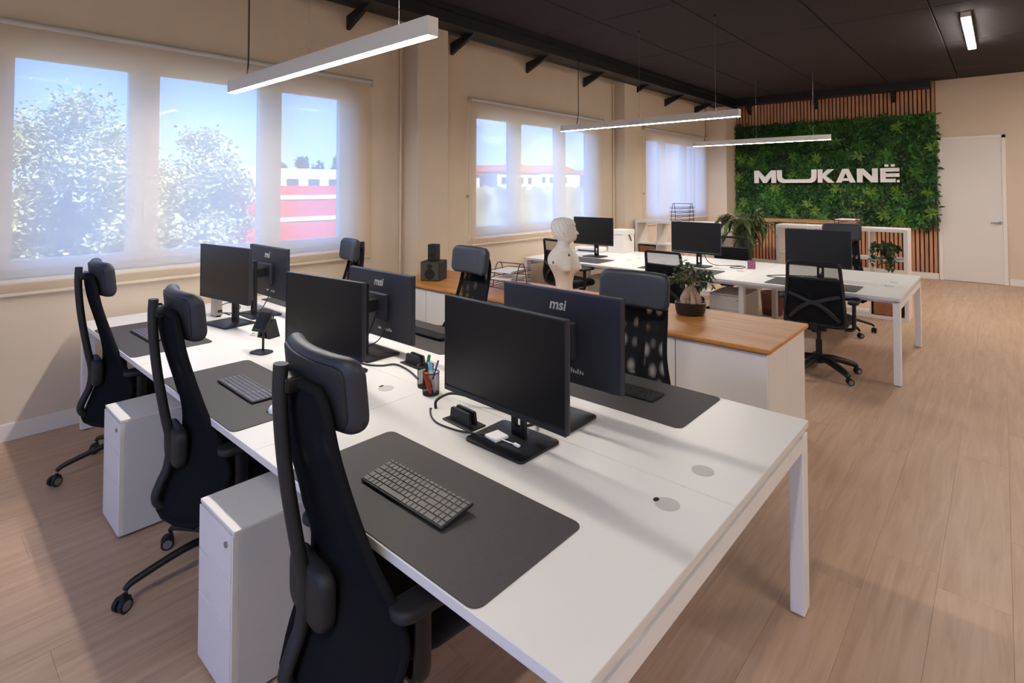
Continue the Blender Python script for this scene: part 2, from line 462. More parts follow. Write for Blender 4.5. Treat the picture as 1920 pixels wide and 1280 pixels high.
for k in range(6):
    x = NW[0] + (NW[1] - NW[0] - .06) * k / 5; w5.box(x, x + .06, BY - .14, BY - .06, NW[2], NW[3])
w5 = struct(w5.build('window_5', 'upvc', smooth=False), 'white window band behind the viewpoint')
for k in range(5):
    x = NW[0] + (NW[1] - NW[0] - .06) * k / 5 + .06; MB().box(x, NW[0] + (NW[1] - NW[0] - .06) * (k + 1) / 5, BY - .104, BY - .096, NW[2] + .06, NW[3] - .06).build('pane', 'glass', w5, smooth=False)
# baseboards
def skirting(name, x0, x1, y0, y1):
    struct(MB().rbox(x0, x1, y0, y1, 0, .115, .004, 2).build(name, 'trim_white'))
skirting('baseboard_left', WX, WX + .016, BY, 3.72)
skirting('baseboard_left', WX, WX + .016, 4.165, 8.16)
skirting('baseboard_far', .075, BX, GY - .016, GY)
skirting('baseboard_column', -4.668, -4.654, 3.71, 4.17)
# ceiling: dark slab with single panels
ce = MB().box(WX - .26, BX + .2, BY - .2, GY + .2, WTOP - .08, WTOP + .12).build('ceiling', 'ceiling_gap', smooth=False)
struct(ce, 'black ceiling of large acoustic panels')
xs = [-4.44, -3.53, -2.55, -1.55, -.55, .45, 1.45, 2.45, 3.45, 4.48]
yy = [BY, -2.5, -.5, 1.5, 3.5, 5.5, 7.5, 9.5, 11.5, GY]
for a, b in zip(xs, xs[1:]):
    for c, d in zip(yy, yy[1:]):
        MB().rbox(a + .005, b - .005, c + .005, d - .005, CZ, CZ + .06, .004, 1).build('ceiling_panel', 'ceiling_black', ce, smooth=False)
# black steel edge beam along the window wall, with gusset plates
bm_ = thing('ceiling_beam', 'black steel beam along window wall under ceiling edge', 'beam', (-4.58, 4, 3.44))
def local(mb, o): 
    l = o.location
    mb.v = [(p[0] - l.x, p[1] - l.y, p[2] - l.z) for p in mb.v]; return mb
b = MB().box(-4.70, -4.43, BY, GY - .01, 3.46, 3.70)
local(b, bm_).build('web', 'steel_black', bm_, smooth=False)
b = MB().cyl((-4.705, BY, 3.475), (-4.705, 12.1, 3.475), .034, n=14)
local(b, bm_).build('pipe', 'steel_black', bm_)
b = MB().box(-4.47, -4.36, BY, GY - .01, 3.585, 3.66)
local(b, bm_).build('flange', 'steel_black', bm_, smooth=False)
for k in range(-3, 7):
    y = 3.02 + 1.41 * k
    if y < BY + .1: continue
    b = MB().prism([(WX, 3.275), (WX, 3.415), (-4.70, 3.462), (-4.48, 3.47)], 'y', y - .022, y + .022)
    local(b, bm_).build('bracket', 'steel_black', bm_, smooth=False)
fb = thing('ceiling_beam', 'black steel beam above slatted wood panel', 'beam', (-2.7, 12.6, 3.5))
local(MB().box(-4.46, -.93, 12.40, 12.68, 3.50, 3.70), fb).build('web', 'steel_black', fb, smooth=False)
for x in (-4.15, -2.82, -1.51):
    local(MB().prism([(12.42, 3.50), (12.68, 3.30), (12.68, 3.50)], 'x', x - .03, x + .03), fb).build('bracket', 'steel_black', fb, smooth=False)

# windows: frame, three sashes with panes and handles, and sill
def window(n, y0, y1, panes):
    xo = -5.06
    f = MB()
    for a, b_, c, d in ((y0, y1, OZ0, OZ0 + .06), (y0, y1, OZ1 - .06, OZ1), (y0, y0 + .05, OZ0, OZ1), (y1 - .05, y1, OZ0, OZ1)):
        f.box(xo - .05, xo + .07, a, b_, c, d)
    fo = f.build('window_%d' % n, 'upvc', smooth=False); struct(fo, 'white three-leaf window behind a blind')
    z0, z1 = 1.174, 2.577
    for i, (a, b_) in enumerate(panes):
        la = y0 + .045 if i == 0 else (panes[i - 1][1] + a) / 2 + .002
        lb = y1 - .045 if i == len(panes) - 1 else (b_ + panes[i + 1][0]) / 2 - .002
        s_ = MB()
        for p in ((la, a, OZ0 + .05, OZ1 - .05), (b_, lb, OZ0 + .05, OZ1 - .05), (a, b_, OZ0 + .05, z0), (a, b_, z1, OZ1 - .05)):
            s_.box(xo - .02, xo + .045, *p)
        so = s_.build('sash', 'upvc', fo, smooth=False)
        MB().box(xo + .004, xo + .012, a, b_, z0, z1).build('pane', 'glass', so, smooth=False)
        if i < 2:
            hy = (b_ + lb) / 2
            MB().rbox(xo + .045, xo + .075, hy - .012, hy + .012, 1.50, 1.62, .006, 2).build('handle', 'upvc', so)
    s_ = MB().rbox(-5.02, WX + .03, y0 - .04, y1 + .04, OZ0 - .03, OZ0, .006, 2).build('sill', 'upvc', fo)
window(1, .36, 3.13, ((.51, 1.175), (1.382, 2.18), (2.385, 2.995)))
window(2, 4.83, 7.62, ((4.957, 5.595), (5.842, 6.65), (6.897, 7.50)))
window(3, 9.28, 12.0, ((9.42, 10.05), (10.30, 11.06), (11.30, 11.87)))
window(4, -3.05, -.32, ((-2.93, -2.29), (-2.05, -1.28), (-1.04, -.45)))
def blind(y0, y1, label, zb=.975, chain=None):
    t = thing('roller_blind', label, 'blind', (WX + .05, (y0 + y1) / 2, zb), 0, 'roller blinds on the window wall')
    x = WX + .045
    local(MB().add([(x, y0, zb), (x, y1, zb), (x, y1, 2.77), (x, y0, 2.77)], [(0, 1, 2, 3)]), t).build('fabric', 'blind_fabric', t, smooth=False, fix=False)
    local(MB().rbox(x - .006, x + .006, y0, y1, zb - .022, zb, .004, 2), t).build('bottom_bar', 'blind_bar', t)
    local(MB().cyl((x - .012, y0 - .015, 2.775), (x - .012, y1 + .015, 2.775), .024, n=16), t).build('roller', 'grommet', t)
    for y in (y0 - .03, y1 + .012): local(MB().rbox(WX, x + .02, y, y + .018, 2.735, 2.80, .004, 2), t).build('bracket', 'grommet', t)
    if chain:
        c = smooth_path([(x + .008, chain, 2.76), (x + .008, chain - .01, 1.9), (x + .01, chain - .012, 1.1), (x + .012, chain + .012, 1.05), (x + .012, chain + .03, 1.1), (x + .01, chain + .025, 1.9), (x + .008, chain + .03, 2.76)], 5)
        local(MB().tube(c, .0035, 6), t).build('chain', 'trim_white', t)
        local(MB().rbox(x + .002, x + .02, chain - .03, chain + .012, 1.55, 1.585, .004, 2), t).build('chain_weight', 'steel', t)
    return t
blind(.16, 3.262, 'large white screen blind over window nearest the left edge')
blind(4.73, 7.72, 'white screen blind over middle window with pull chain', chain=4.66)
blind(9.16, 12.04, 'white screen blind over farthest window behind low shelf', zb=1.0, chain=9.10)
blind(-3.2, -.17, 'white screen blind on window outside the left of view')
# service pipes beside the columns
for y, lab in ((3.664, 'thin beige service pipe beside nearer wall column'), (8.10, 'thin beige service pipe beside farther wall column')):
    t = thing('service_pipe', lab, 'pipe', (WX + .025, y, 0))
    MB().cyl((0, 0, 0), (0, 0, 3.44), .013, n=12).build('tube', 'wall', t)
    for z in (.9, 1.62, 2.5): MB().cyl((0, 0, z), (0, 0, z + .03), .018, n=12).build('collar', 'wall', t)

# door in the end wall
d0, d1, dh = -.868, .0592, 2.594
do = MB().box(d0 + .05, d1 - .05, GY - .022, GY - .002, .008, dh - .05).build('door_1', 'door_white', smooth=False)
struct(do, 'plain white door with lever handle')
f = MB().rbox(d0, d0 + .055, GY - .035, GY, 0, dh, .004, 2).rbox(d1 - .055, d1, GY - .035, GY, 0, dh, .004, 2).rbox(d0, d1, GY - .035, GY, dh - .055, dh, .004, 2)
f.build('frame', 'trim_white', do)
h = MB().cyl((-.03, GY - .022, 1.065), (-.03, GY - .03, 1.065), .027, n=20).cyl((-.03, GY - .028, 1.065), (-.03, GY - .07, 1.065), .010, n=12).tube([(-.03, GY - .068, 1.065), (-.09, GY - .07, 1.065), (-.155, GY - .066, 1.062)], .009, 10)
h.build('handle', 'steel', do)

# slatted wood panel
x0, x1 = -4.465, -.885
sp = thing('slat_panel', 'brown vertical wood slat panel on end wall', 'wall panel', (-2.74, GY, .1))
local(MB().box(x0, x1, GY - .012, GY - .001, .11, 3.66), sp).build('backing', 'slat_back', sp, smooth=False)
ns = 54; pitch = (x1 - x0) / ns
sm = MB().rbox(-pitch * .35, pitch * .35, -.024, 0, 0, 3.53, .002, 1).mesh('slat', 'slat_wood', False)
for k in range(ns): put('slat', sm, sp, (x0 + pitch * (k + .5) + 2.74, -.012, .015))
struct(MB().rbox(x0 - .02, x1 + .01, GY - .042, GY - .001, 0, .112, .004, 2).build('baseboard_slat', 'trim_white'))

# ================================================================== PLANT WALL AND SIGN
def leaf(mb, p, d, n, ln, wd, bend=.25):
    """one folded leaf of 8 vertices starting at p, growing along d, face normal n"""
    d = d.normalized(); s = d.cross(n)
    if s.length < 1e-4: s = d.orthogonal()
    s.normalize(); n = s.cross(d)
    b = lambda t: p + d * ln * t - n * (bend * ln * t * t)
    v = [b(0), b(.35) + s * wd * .5 + n * wd * .1, b(.35), b(.35) - s * wd * .5 + n * wd * .1, b(.72) + s * wd * .38 + n * wd * .08, b(.72), b(.72) - s * wd * .38 + n * wd * .08, b(1)]
    mb.add(v, [(0, 2, 1), (0, 3, 2), (1, 2, 5, 4), (2, 3, 6, 5), (4, 5, 7), (5, 6, 7)])
def set_mats(me, idx): me.polygons.foreach_set('material_index', idx)
pw = thing('plant_wall', 'green artificial foliage panel behind the white sign', 'plant wall', (-2.72, 12.69, .95))
local(MB().box(-4.46, -.88, 12.66, 12.70, .98, 3.04), pw).build('backing', 'leaf_deep', pw, smooth=False)
rg = random.Random(11)
mb = MB(); idx = []
patch = [(rg.uniform(-4.6, -.9), rg.uniform(.9, 3.1), rg.choice([0, 0, 1, 1, 1, 2]), rg.uniform(.12, .4)) for _ in range(120)]
for k in range(9500):
    x = rg.uniform(-4.44, -.865); z = rg.uniform(.93, 3.06)
    if x > -1.7 and rg.random() < .12: z -= rg.uniform(0, .14)
    best = min(patch, key=lambda q: ((x - q[0]) ** 2 + (z - q[1]) ** 2) / q[3])
    kind = best[2] if rg.random() < .75 else rg.choice([0, 1, 2])
    ln = rg.uniform(.05, .11); wd = ln * rg.uniform(.35, .6)
    d = Vector((rg.uniform(-1, 1), -rg.uniform(.15, 1.0), rg.uniform(-1.1, .6)))
    leaf(mb, Vector((x, 12.66 - rg.uniform(0, .05), z)), d, Vector((rg.uniform(-.4, .4), -.8, .7)), ln, wd, rg.uniform(.1, .6))
    idx += [kind] * 6
mb.v = [(a + 2.72, b - 12.69, c - .95) for a, b, c in mb.v]
me = mb.mesh('foliage', ['leaf_deep', 'leaf_mid', 'leaf_dark'], False, fix=False); set_mats(me, idx)
o = put('foliage', me, pw); o['kind'] = 'stuff'
mb = MB()
for k in range(13):
    a = 2 * PI * k / 13 + rg.uniform(-.2, .2); el = rg.uniform(.15, .75)
    d = Vector((math.cos(a) * math.cos(el), -math.sin(el), math.sin(a) * math.cos(el)))
    leaf(mb, Vector((0, 0, 0)), d, Vector((0, -1, .5)), rg.uniform(.08, .15), rg.uniform(.024, .036), rg.uniform(.1, .4))
tuft = [mb.mesh('leaf_rosette', m_, False, fix=False) for m_ in ('leaf_lime', 'leaf_mid')]
spots = [(-4.35, 2.3), (-4.05, 2.25), (-3.25, 2.32), (-2.82, 2.28), (-2.08, 2.3), (-1.62, 2.33), (-.98, 2.42), (-1.42, 2.82), (-2.5, 2.6), (-4.3, 1.35), (-3.65, 1.66), (-3.85, 1.5), (-2.52, 1.67), (-1.5, 1.62), (-1.42, 1.5), (-3.0, 1.35), (-2.9, 1.2), (-2.3, 1.2), (-1.7, 1.15), (-.98, 1.22), (-1.12, 1.08), (-4.4, 1.9), (-3.3, 1.95), (-3.6, 1.2), (-2.1, 1.4), (-1.9, 1.6), (-1.2, 1.95), (-4.4, 1.15), (-1.0, 1.6), (-2.7, 1.1), (-1.45, 1.05), (-3.3, 1.15)]
for k, (x, z) in enumerate(spots):
    put('leaf_rosette', tuft[k % 3 == 2], pw, (x + 2.72 + rg.uniform(-.04, .04), -.09, z - .95), (rg.uniform(-.3, .3), rg.uniform(0, 6.2), rg.uniform(-.3, .3)))

sg = thing('wall_sign', 'white raised letter sign reading MUJKANË on plant wall', 'sign', (-2.71, 12.5, 1.777))
b, t = 1.777, 2.047
GL = [[[(-4.01, b), (-4.01, t), (-3.915, t), (-3.79, 1.905), (-3.665, t), (-3.567, t), (-3.567, b), (-3.66, b), (-3.66, 1.915), (-3.755, b), (-3.825, b), (-3.915, 1.915), (-3.915, b)]],
      [[(-3.549, t), (-3.549, b + .12), (-3.535, b + .06), (-3.50, b + .02), (-3.44, b), (-2.90, b), (-2.845, b + .02), (-2.808, b + .06), (-2.793, b + .12), (-2.793, t), (-2.89, t), (-2.89, b + .13), (-2.905, b + .095), (-2.945, b + .075), (-3.39, b + .075), (-3.43, b + .095), (-3.45, b + .13), (-3.45, t)]],
      [[(-2.775, b), (-2.775, t), (-2.69, t), (-2.69, 1.955), (-2.60, t), (-2.48, t), (-2.625, 1.915), (-2.475, b), (-2.595, b), (-2.69, 1.875), (-2.69, b)]],
      [[(-2.45, b), (-2.34, t), (-2.235, t), (-2.115, b), (-2.215, b), (-2.285, 1.965), (-2.355, b)], [(-2.34, b + .035), (-2.33, b + .085), (-2.24, b + .085), (-2.23, b + .035)]],
      [[(-2.094, b), (-2.094, t), (-1.985, t), (-1.845, 1.89), (-1.845, t), (-1.752, t), (-1.752, b), (-1.86, b), (-2.0, 1.935), (-2.0, b)]],
      [[(-1.714, b), (-1.714, t), (-1.415, t), (-1.415, t - .068), (-1.63, t - .068), (-1.63, t - .10), (-1.415, t - .10), (-1.415, t - .168), (-1.63, t - .168), (-1.63, b + .068), (-1.475, b + .068), (-1.475, b)],
       [(-1.455, b), (-1.455, b + .045), (-1.415, b + .045), (-1.415, b)], [(-1.645, t + .025), (-1.645, t + .07), (-1.585, t + .07), (-1.585, t + .025)], [(-1.545, t + .025), (-1.545, t + .07), (-1.485, t + .07), (-1.485, t + .025)]]]
for g in GL:
    m_ = MB()
    for poly in g: m_.prism([(x + 2.71, z - b) for x, z in poly], 'y', -.03, 0)
    xm = (g[0][0][0] + g[0][-1][0]) / 2
    lo = m_.build('letter', 'letter_white', sg, smooth=False)
    for px, pz in ((g[0][0][0] + .03, b + .2), (g[0][0][0] + .03, b + .06)):
        MB().cyl((px + 2.71, 0, pz - b), (px + 2.71, .155, pz - b), .006, n=8).build('standoff', 'steel', lo)

# ================================================================== LAMPS
def pendant(x0, x1, y, z0, z1, wires, black, label, group='linear pendant lamps'):
    t = thing('pendant_lamp', label, 'lamp', ((x0 + x1) / 2, y, z0), 0, group)
    hw = .033
    m_ = MB().prism([(-hw, 0), (-hw, z1 - z0), (hw, z1 - z0), (hw, 0), (hw - .004, 0), (hw - .004, .012), (-hw + .004, .012), (-hw + .004, 0)], 'x', x0 + .003, x1 - .003)
    m_.v = [(p[0] - (x0 + x1) / 2, p[1], p[2]) for p in m_.v]
    m_.build('housing', 'alu', t, smooth=False)
    L = (x1 - x0) / 2
    for s_ in (-1, 1): MB().rbox(min(s_ * L, s_ * (L - .004)), max(s_ * L, s_ * (L - .004)), -hw, hw, 0, z1 - z0, .001, 1).build('end_cap', 'alu', t, smooth=False)
    MB().box(-L + .004, L - .004, -hw + .0045, hw - .0045, -.001, .008).build('diffuser', 'diffuser', t, smooth=False)
    for wx in wires:
        x = wx - (x0 + x1) / 2
        wo_ = MB().cyl((x, 0, z1 - z0 + .04), (x, 0, CZ - z0), .0018, n=6).build('wire', 'steel', t)
        MB().cyl((x, 0, z1 - z0), (x, 0, z1 - z0 + .05), .006, .004, n=10).build('wire_grip', 'steel', wo_)
        MB().cyl((x, 0, CZ - z0 - .02), (x, 0, CZ - z0), .012, n=10).build('ceiling_mount', 'steel_black', wo_)
    if black is not None:
        x = black - (x0 + x1) / 2
        c = smooth_path([(x - .03, .012, z1 - z0), (x - .015, .012, z1 - z0 + .06), (x, .012, z1 - z0 + .16), (x, .012, .7 + z1 - z0), (x + .004, .012, CZ - z0)], 4)
        MB().tube(c, .0055, 8).build('power_cable', 'cable_black', t)
    return t
pendant(-4.405, -2.017, 1.70, 2.402, 2.495, (-3.21, -2.287, -4.13), -4.136, 'long bright linear pendant lamp hanging over the nearest desks')
pendant(-4.576, -2.139, 6.20, 2.462, 2.544, (-3.367, -2.407), -4.30, 'long linear pendant lamp over the second desk island')
pendant(-4.437, -2.09, 10.3, 2.472, 2.56, (-3.268, -2.348), -4.20, 'farthest linear pendant lamp in front of plant wall')
def ceiling_light(y0, y1, x, label):
    t = thing('ceiling_light', label, 'lamp', (x, (y0 + y1) / 2, CZ - .075), 0, 'linear ceiling lights')
    L = (y1 - y0) / 2
    MB().rbox(-.045, .045, -L, L, .012, .075, .004, 2).build('housing', 'alu', t)
    MB().rbox(-.04, .04, -L + .004, L - .004, 0, .014, .003, 1).build('diffuser', 'diffuser', t)
ceiling_light(7.95, 9.80, -.27, 'single glowing linear light on the black ceiling at right')
ceiling_light(-2.2, -.35, -.27, 'linear ceiling light behind the viewpoint')
ceiling_light(5.2, 7.05, 2.4, 'linear ceiling light above the open floor at right')
ceiling_light(9.6, 11.45, 2.2, 'added linear fill light near the door outside view')  # unseen fitting added to brighten the end wall
ceiling_light(.4, 2.25, 2.4, 'linear ceiling light right of the viewpoint')

# ================================================================== DESKS
def bench_desk(x0, x1, y0, y1, label, joints, group):
    t = thing('bench_desk', label, 'desk', ((x0 + x1) / 2, (y0 + y1) / 2, 0), 0, group)
    cx, cy = t.location.x, t.location.y; ym = (y0 + y1) / 2
    edges = [x0] + joints + [x1]
    for a, b_ in zip(edges, edges[1:]):
        for (c, d) in ((y0, ym - .001), (ym + .001, y1)):
            top = MB().rbox(a - cx + .0008, b_ - cx - .0008, c - cy, d - cy, .713, .74, .002, 2).build('desktop', 'desk_white', t)
            gy = (d - .125 if c == y0 else c + .13) - cy; gx = b_ - .156 - cx
            g = MB().cyl((gx, gy, .7395), (gx, gy, .7412), .036, n=28).build('grommet', 'grommet', top)
            if c == y0: MB().prism([(gx - .036 + .008 * math.cos(a_) , gy + .012 * math.sin(a_)) for a_ in [2 * PI * q / 12 for q in range(12)]], 'z', .7405, .7418).build('cable_slot', 'rubber', top)
    LW, LD = .052, .075
    def leg(px, py):
        MB().rbox(px - cx, px - cx + LW, py - cy, py - cy + LD, .008, .695, .003, 2).build('leg', 'metal_white', t)
        MB().cyl((px - cx + LW / 2, py - cy + LD / 2, 0), (px - cx + LW / 2, py - cy + LD / 2, .009), .017, n=12).build('foot', 'rubber', t)
    def rail(px):
        MB().rbox(px - cx, px - cx + LW, y0 + .004 + LD - cy, y1 - .004 - LD - cy, .640, .692, .003, 2).build('end_rail', 'metal_white', t)
        for yy_ in (y0 + .2, y1 - .2): MB().box(px - cx + .01, px - cx + LW - .01, yy_ - cy, yy_ - cy + .05, .69, .7135).build('spacer', 'metal_white', t, smooth=False)
    for px in (x1 - LW - .004, x0 + .004):
        for py in (y0 + .004, y1 - LD - .004): leg(px, py)
        rail(px)
    for j in joints:
        for py in (y0 + .22, y1 - LD - .22): leg(j - LW / 2, py)
        MB().rbox(j - LW / 2 - cx, j + LW / 2 - cx, y0 + .22 + LD - cy, y1 - .22 - LD - cy, .640, .690, .003, 2).build('cross_rail', 'metal_white', t)
    for yy_ in (y0 + .12, ym - .16, ym + .12, y1 - .16):
        MB().box(x0 + .06 - cx, x1 - .06 - cx, yy_ - cy, yy_ - cy + .04, .672, .7125).build('long_beam', 'metal_white', t, smooth=False)
    return t
bench_desk(-4.78, -.591, .8562, 2.4555, 'white six-place bench desk nearest the camera', [-3.383, -1.987], 'white bench desks')
bench_desk(-4.80, -.6485, 5.64, 7.25, 'white six-place bench desk behind the oak-topped cabinets', [-3.42, -2.03], 'white bench desks')

def pedestal(x0, y0, label, h=.56, w=.29, d=.52, rz=0, group='white drawer pedestals'):
    t = thing('drawer_pedestal', label, 'drawer unit', (x0 + w / 2, y0 + d / 2, 0), rz, group)
    MB().rbox(-w / 2, w / 2, -d / 2 + .022, d / 2, .012, h - .012, .002, 1).build('body', 'pedestal_side', t)
    MB().rbox(-w / 2 - .001, w / 2 + .001, -d / 2 + .004, d / 2 + .001, h - .0125, h, .002, 2).build('top', 'cabinet_white', t)
    zs = [.015, h - .155 * 2 - .01, h - .155 - .012, h - .016]
    for a, b_ in zip(zs, zs[1:]):
        dr = MB().rbox(-w / 2 + .001, w / 2 - .014, -d / 2, -d / 2 + .0215, a + .0015, b_ - .0015, .002, 2).build('drawer', 'cabinet_white', t)
    MB().rbox(w / 2 - .012, w / 2, -d / 2 + .002, -d / 2 + .022, .015, h - .014, .001, 1).build('grip_strip', 'alu', t)
    MB().cyl((w / 2 - .045, -d / 2 + .002, h - .055), (w / 2 - .045, -d / 2 - .006, h - .055), .009, n=16).build('lock', 'steel', t)
    for sx in (-1, 1):
        for sy in (-1, 1): MB().cyl((sx * (w / 2 - .04), sy * (d / 2 - .05), 0), (sx * (w / 2 - .04), sy * (d / 2 - .05), .0125), .018, n=10).build('glide', 'rubber', t)
    return t
pedestal(-2.15, .737, 'slim white drawer pedestal beside the nearest black chair')
pedestal(-3.43, .72, 'slim white drawer pedestal between the two farther headrest chairs')
pedestal(-2.41, 5.98, 'white drawer pedestal under second desk, right of the bonsai', .525, .35)
pedestal(-4.02, 6.0, 'small white drawer pedestal under second desk behind the bust', .53, .29)

# ================================================================== MONITORS
def monitor(loc, rz, label, swivel=0, dz=0, py=-.06, logo=True, group='black computer monitors', bw=.28, px=0):
    t = thing('monitor', label, 'monitor', loc, rz, group)
    MB().slab(rrect(bw / 2, .11, .018), .012, .004, lambda u, v, w: (u, v, w + .006), steps=2, inner=1).build('base', 'plastic_black', t)
    p = MB().rbox(-.032, -.012, .028, .05, .012, .40, .004, 2).rbox(.012, .032, .028, .05, .012, .40, .004, 2).rbox(-.03, .03, .03, .05, .012, .045, .004, 2).rbox(-.03, .03, .03, .05, .11, .40, .004, 2)
    p.build('stand_post', 'plastic_black', t)
    w, h, z0 = .305, .37, .135 + dz
    c, s_ = math.cos(swivel), math.sin(swivel)
    def rot(mb):
        mb.v = [(px + a * c - (b_ - py) * s_, py + a * s_ + (b_ - py) * c, q) for a, b_, q in mb.v]; return mb
    pan = rot(MB().rbox(-w, w, py + .003, py + .026, z0, z0 + h, .006, 2)).build('panel', 'monitor_back', t)
    rot(MB().box(-w + .006, w - .006, py + .0016, py + .004, z0 + .024, z0 + h - .006)).build('screen', 'screen_black', pan, smooth=False)
    rot(MB().rbox(-w, w, py - .001, py + .006, z0, z0 + .021, .002, 1)).build('chin', 'bezel', pan)
    rot(MB().rbox(-w, w, py, py + .005, z0 + h - .006, z0 + h, .001, 1)).build('bezel_top', 'bezel', pan)
    for a in (-w, w - .006): rot(MB().rbox(a, a + .006, py, py + .005, z0 + .02, z0 + h, .001, 1)).build('bezel_side', 'bezel', pan)
    rot(MB().rbox(-.10, .10, py + .026, py + .052, z0 + .10, z0 + .25, .006, 2)).build('rear_housing', 'monitor_back', pan)
    arm = rot(MB().rbox(-.03, .03, py + .05, .045, z0 + .15, z0 + .22, .006, 2)).build('arm', 'plastic_black', t)
    if logo:
        tx = put('logo', MSI, pan, (px - s_ * .0265, py + .0265 + 0, z0 + h - .062), (PI / 2, 0, PI + swivel))
        for k in range(7): rot(MB().box(-.13 + .011 * k, -.13 + .011 * k + .006, py + .026, py + .0268, z0 + .045, z0 + .056 + .004 * (k % 3))).build('port_mark', 'logo_silver', pan, smooth=False)
        rot(MB().box(-.03, .0, py + .026, py + .0268, z0 + .046, z0 + .058)).build('label_sticker', 'logo_silver', pan, smooth=False)
    m2 = put('front_logo', MSIS, pan, (px, py - .0012, z0 + .0105), (PI / 2, 0, swivel))
    return t
MSI = text_mesh('logo', 'msi', .062, 'logo_silver', .0006, .22, .022)
MSIS = text_mesh('front_logo', 'msi', .013, 'bezel', .0004, .22, .02)
D = .74
monitor((-1.35, 1.52, D), 0, 'black monitor with blank screen, front right on the nearest desk', R(-2.5), .004, -.08, px=.006)
monitor((-2.54, 1.50, D), 0, 'black monitor with blank screen on nearest desk, behind middle chair', R(7), -.018, -.085, px=.015)
monitor((-3.95, 1.53, D), R(8), 'grey-lit blank monitor on nearest desk, closest to the windows', 0, .03, -.05)
monitor((-1.37, 1.80, D), PI, 'monitor seen from behind with large silver logo, nearest desk right end', R(0), .0, -.075, px=.02)
monitor((-2.655, 1.785, D), PI, 'monitor seen from behind with slim stand, middle of nearest desk', R(0), -.048, -.08)
monitor((-4.075, 1.785, D), PI, 'smaller-looking monitor seen from behind against the left window', 0, -.01, -.08)
monitor((-4.115, 6.33, D), R(2), 'black monitor beside the white bust on second desk', 0, .03, -.06)
monitor((-2.70, 6.36, D), R(-3), 'black monitor in the middle of the second desk island', 0, .02, -.06)
monitor((-1.40, 6.30, D), R(-4), 'black monitor above the cross-braced chair on second desk', 0, .0, -.06)

# ================================================================== DESK MATS, KEYBOARDS
def deskmat(x0, x1, y0, y1, z, label, group='black desk mats'):
    t = MB().slab(rrect((x1 - x0) / 2, (y1 - y0) / 2, .03), .003, .0012, lambda u, v, w: (u, v, w + .0015), steps=1, inner=1).build('desk_mat', 'mat_black', loc=((x0 + x1) / 2, (y0 + y1) / 2, z))
    return tag(t, label, 'desk mat', group)
deskmat(-1.755, -.872, .860, 1.28, D, 'black desk mat under the grey-keyed keyboard in front')
deskmat(-3.05, -2.185, .860, 1.28, D, 'black desk mat under the keyboard with white mouse')
deskmat(-4.43, -3.55, .862, 1.285, D, 'black desk mat on nearest desk, closest to window wall')
deskmat(-1.81, -.935, 2.03, 2.452, D, 'black desk mat at far right corner of nearest desk')
deskmat(-3.22, -2.33, 2.03, 2.452, D, 'black desk mat behind the middle rear-facing monitor')
deskmat(-4.62, -3.72, 2.03, 2.452, D, 'black desk mat behind the leftmost rear-facing monitor')
deskmat(-4.55, -3.70, 5.75, 6.17, D, 'dark desk mat beside the bust on second desk')
deskmat(-3.18, -2.30, 5.76, 6.19, D, 'dark desk mat behind the bonsai on second desk')
deskmat(-1.76, -.98, 5.70, 6.10, D, 'dark desk mat under the cross-braced chair back')
ROWS = [[1] * 14 + [1.0] + [1] * 4, [1] * 13 + [2] + [1] * 4, [1.5] + [1] * 12 + [1.5] + [1] * 4, [1.75] + [1] * 11 + [2.25] + [1] * 4, [1.25] + [1] * 11 + [1.75, 1] + [1] * 4, [1.25, 1, 1, 1, 5.75, 1, 1, 1, 1, 1] + [2, 1, 1]]
KM = {}
def keyboard(loc, rz, label, kmat, tilt=0, w=.385, d=.118, group='desktop keyboards'):
    t = thing('keyboard', label, 'keyboard', loc, rz, group)
    b_ = MB().rbox(-w / 2, w / 2, -d / 2, d / 2, .002, .010, .003, 2)
    ct, st = math.cos(tilt), math.sin(tilt)
    tl = lambda x, y, z: (x, (y + d / 2) * ct - z * st - d / 2, (y + d / 2) * st + z * ct)
    b_.v = [tl(*p) for p in b_.v]
    b_.build('case', 'key_dark', t)
    if tilt: MB().rbox(-w / 2 + .03, w / 2 - .03, d / 2 - .03, d / 2 - .015, .0, .012 + st * d * .75, .003, 1).build('riser', 'key_dark', t)
    u = (w - .008) / 19.0; rh = (d - .008) / 5.6
    y = d / 2 - .004
    for ri, row in enumerate(ROWS):
        hh = rh * (.6 if ri == 0 else 1.0); x = -w / 2 + .004
        for kw in row:
            key = (kmat, round(kw, 2), ri == 0, round(w, 3), round(d, 3))
            if key not in KM:
                a, c = u * kw / 2 - .0011, hh / 2 - .0011
                KM[key] = MB().add([(-a, -c, 0), (a, -c, 0), (a, c, 0), (-a, c, 0), (-a + .001, -c + .001, .0026), (a - .001, -c + .001, .0026), (a - .001, c - .001, .0026), (-a + .001, c - .001, .0026)],
                                   [(4, 5, 6, 7), (0, 1, 5, 4), (1, 2, 6, 5), (2, 3, 7, 6), (3, 0, 4, 7)]).mesh('key', kmat, False)
            put('key', KM[key], t, tl(x + u * kw / 2, y - hh / 2, .010), (tilt, 0, 0)); x += u * kw
        y -= hh
    return t
MZ = D + .003
keyboard((-1.330, 1.056, MZ), 0, 'tilted keyboard with taupe keys on the front desk mat', 'key_grey', R(8), .385, .125)
keyboard((-2.60, 1.087, MZ), R(-1), 'flat grey keyboard beside white mouse on middle mat', 'key_lilac', 0, .40, .118)
keyboard((-4.0, 1.07, MZ), R(1), 'dark keyboard on the mat nearest window wall', 'key_lilac', 0, .385, .118)
keyboard((-2.72, 2.25, MZ), PI, 'black keyboard on far mat behind middle monitor', 'key_dark', R(6), .385, .118)
keyboard((-1.33, 2.25, MZ), PI, 'black keyboard on the mat at far right corner', 'key_dark', 0, .385, .118)
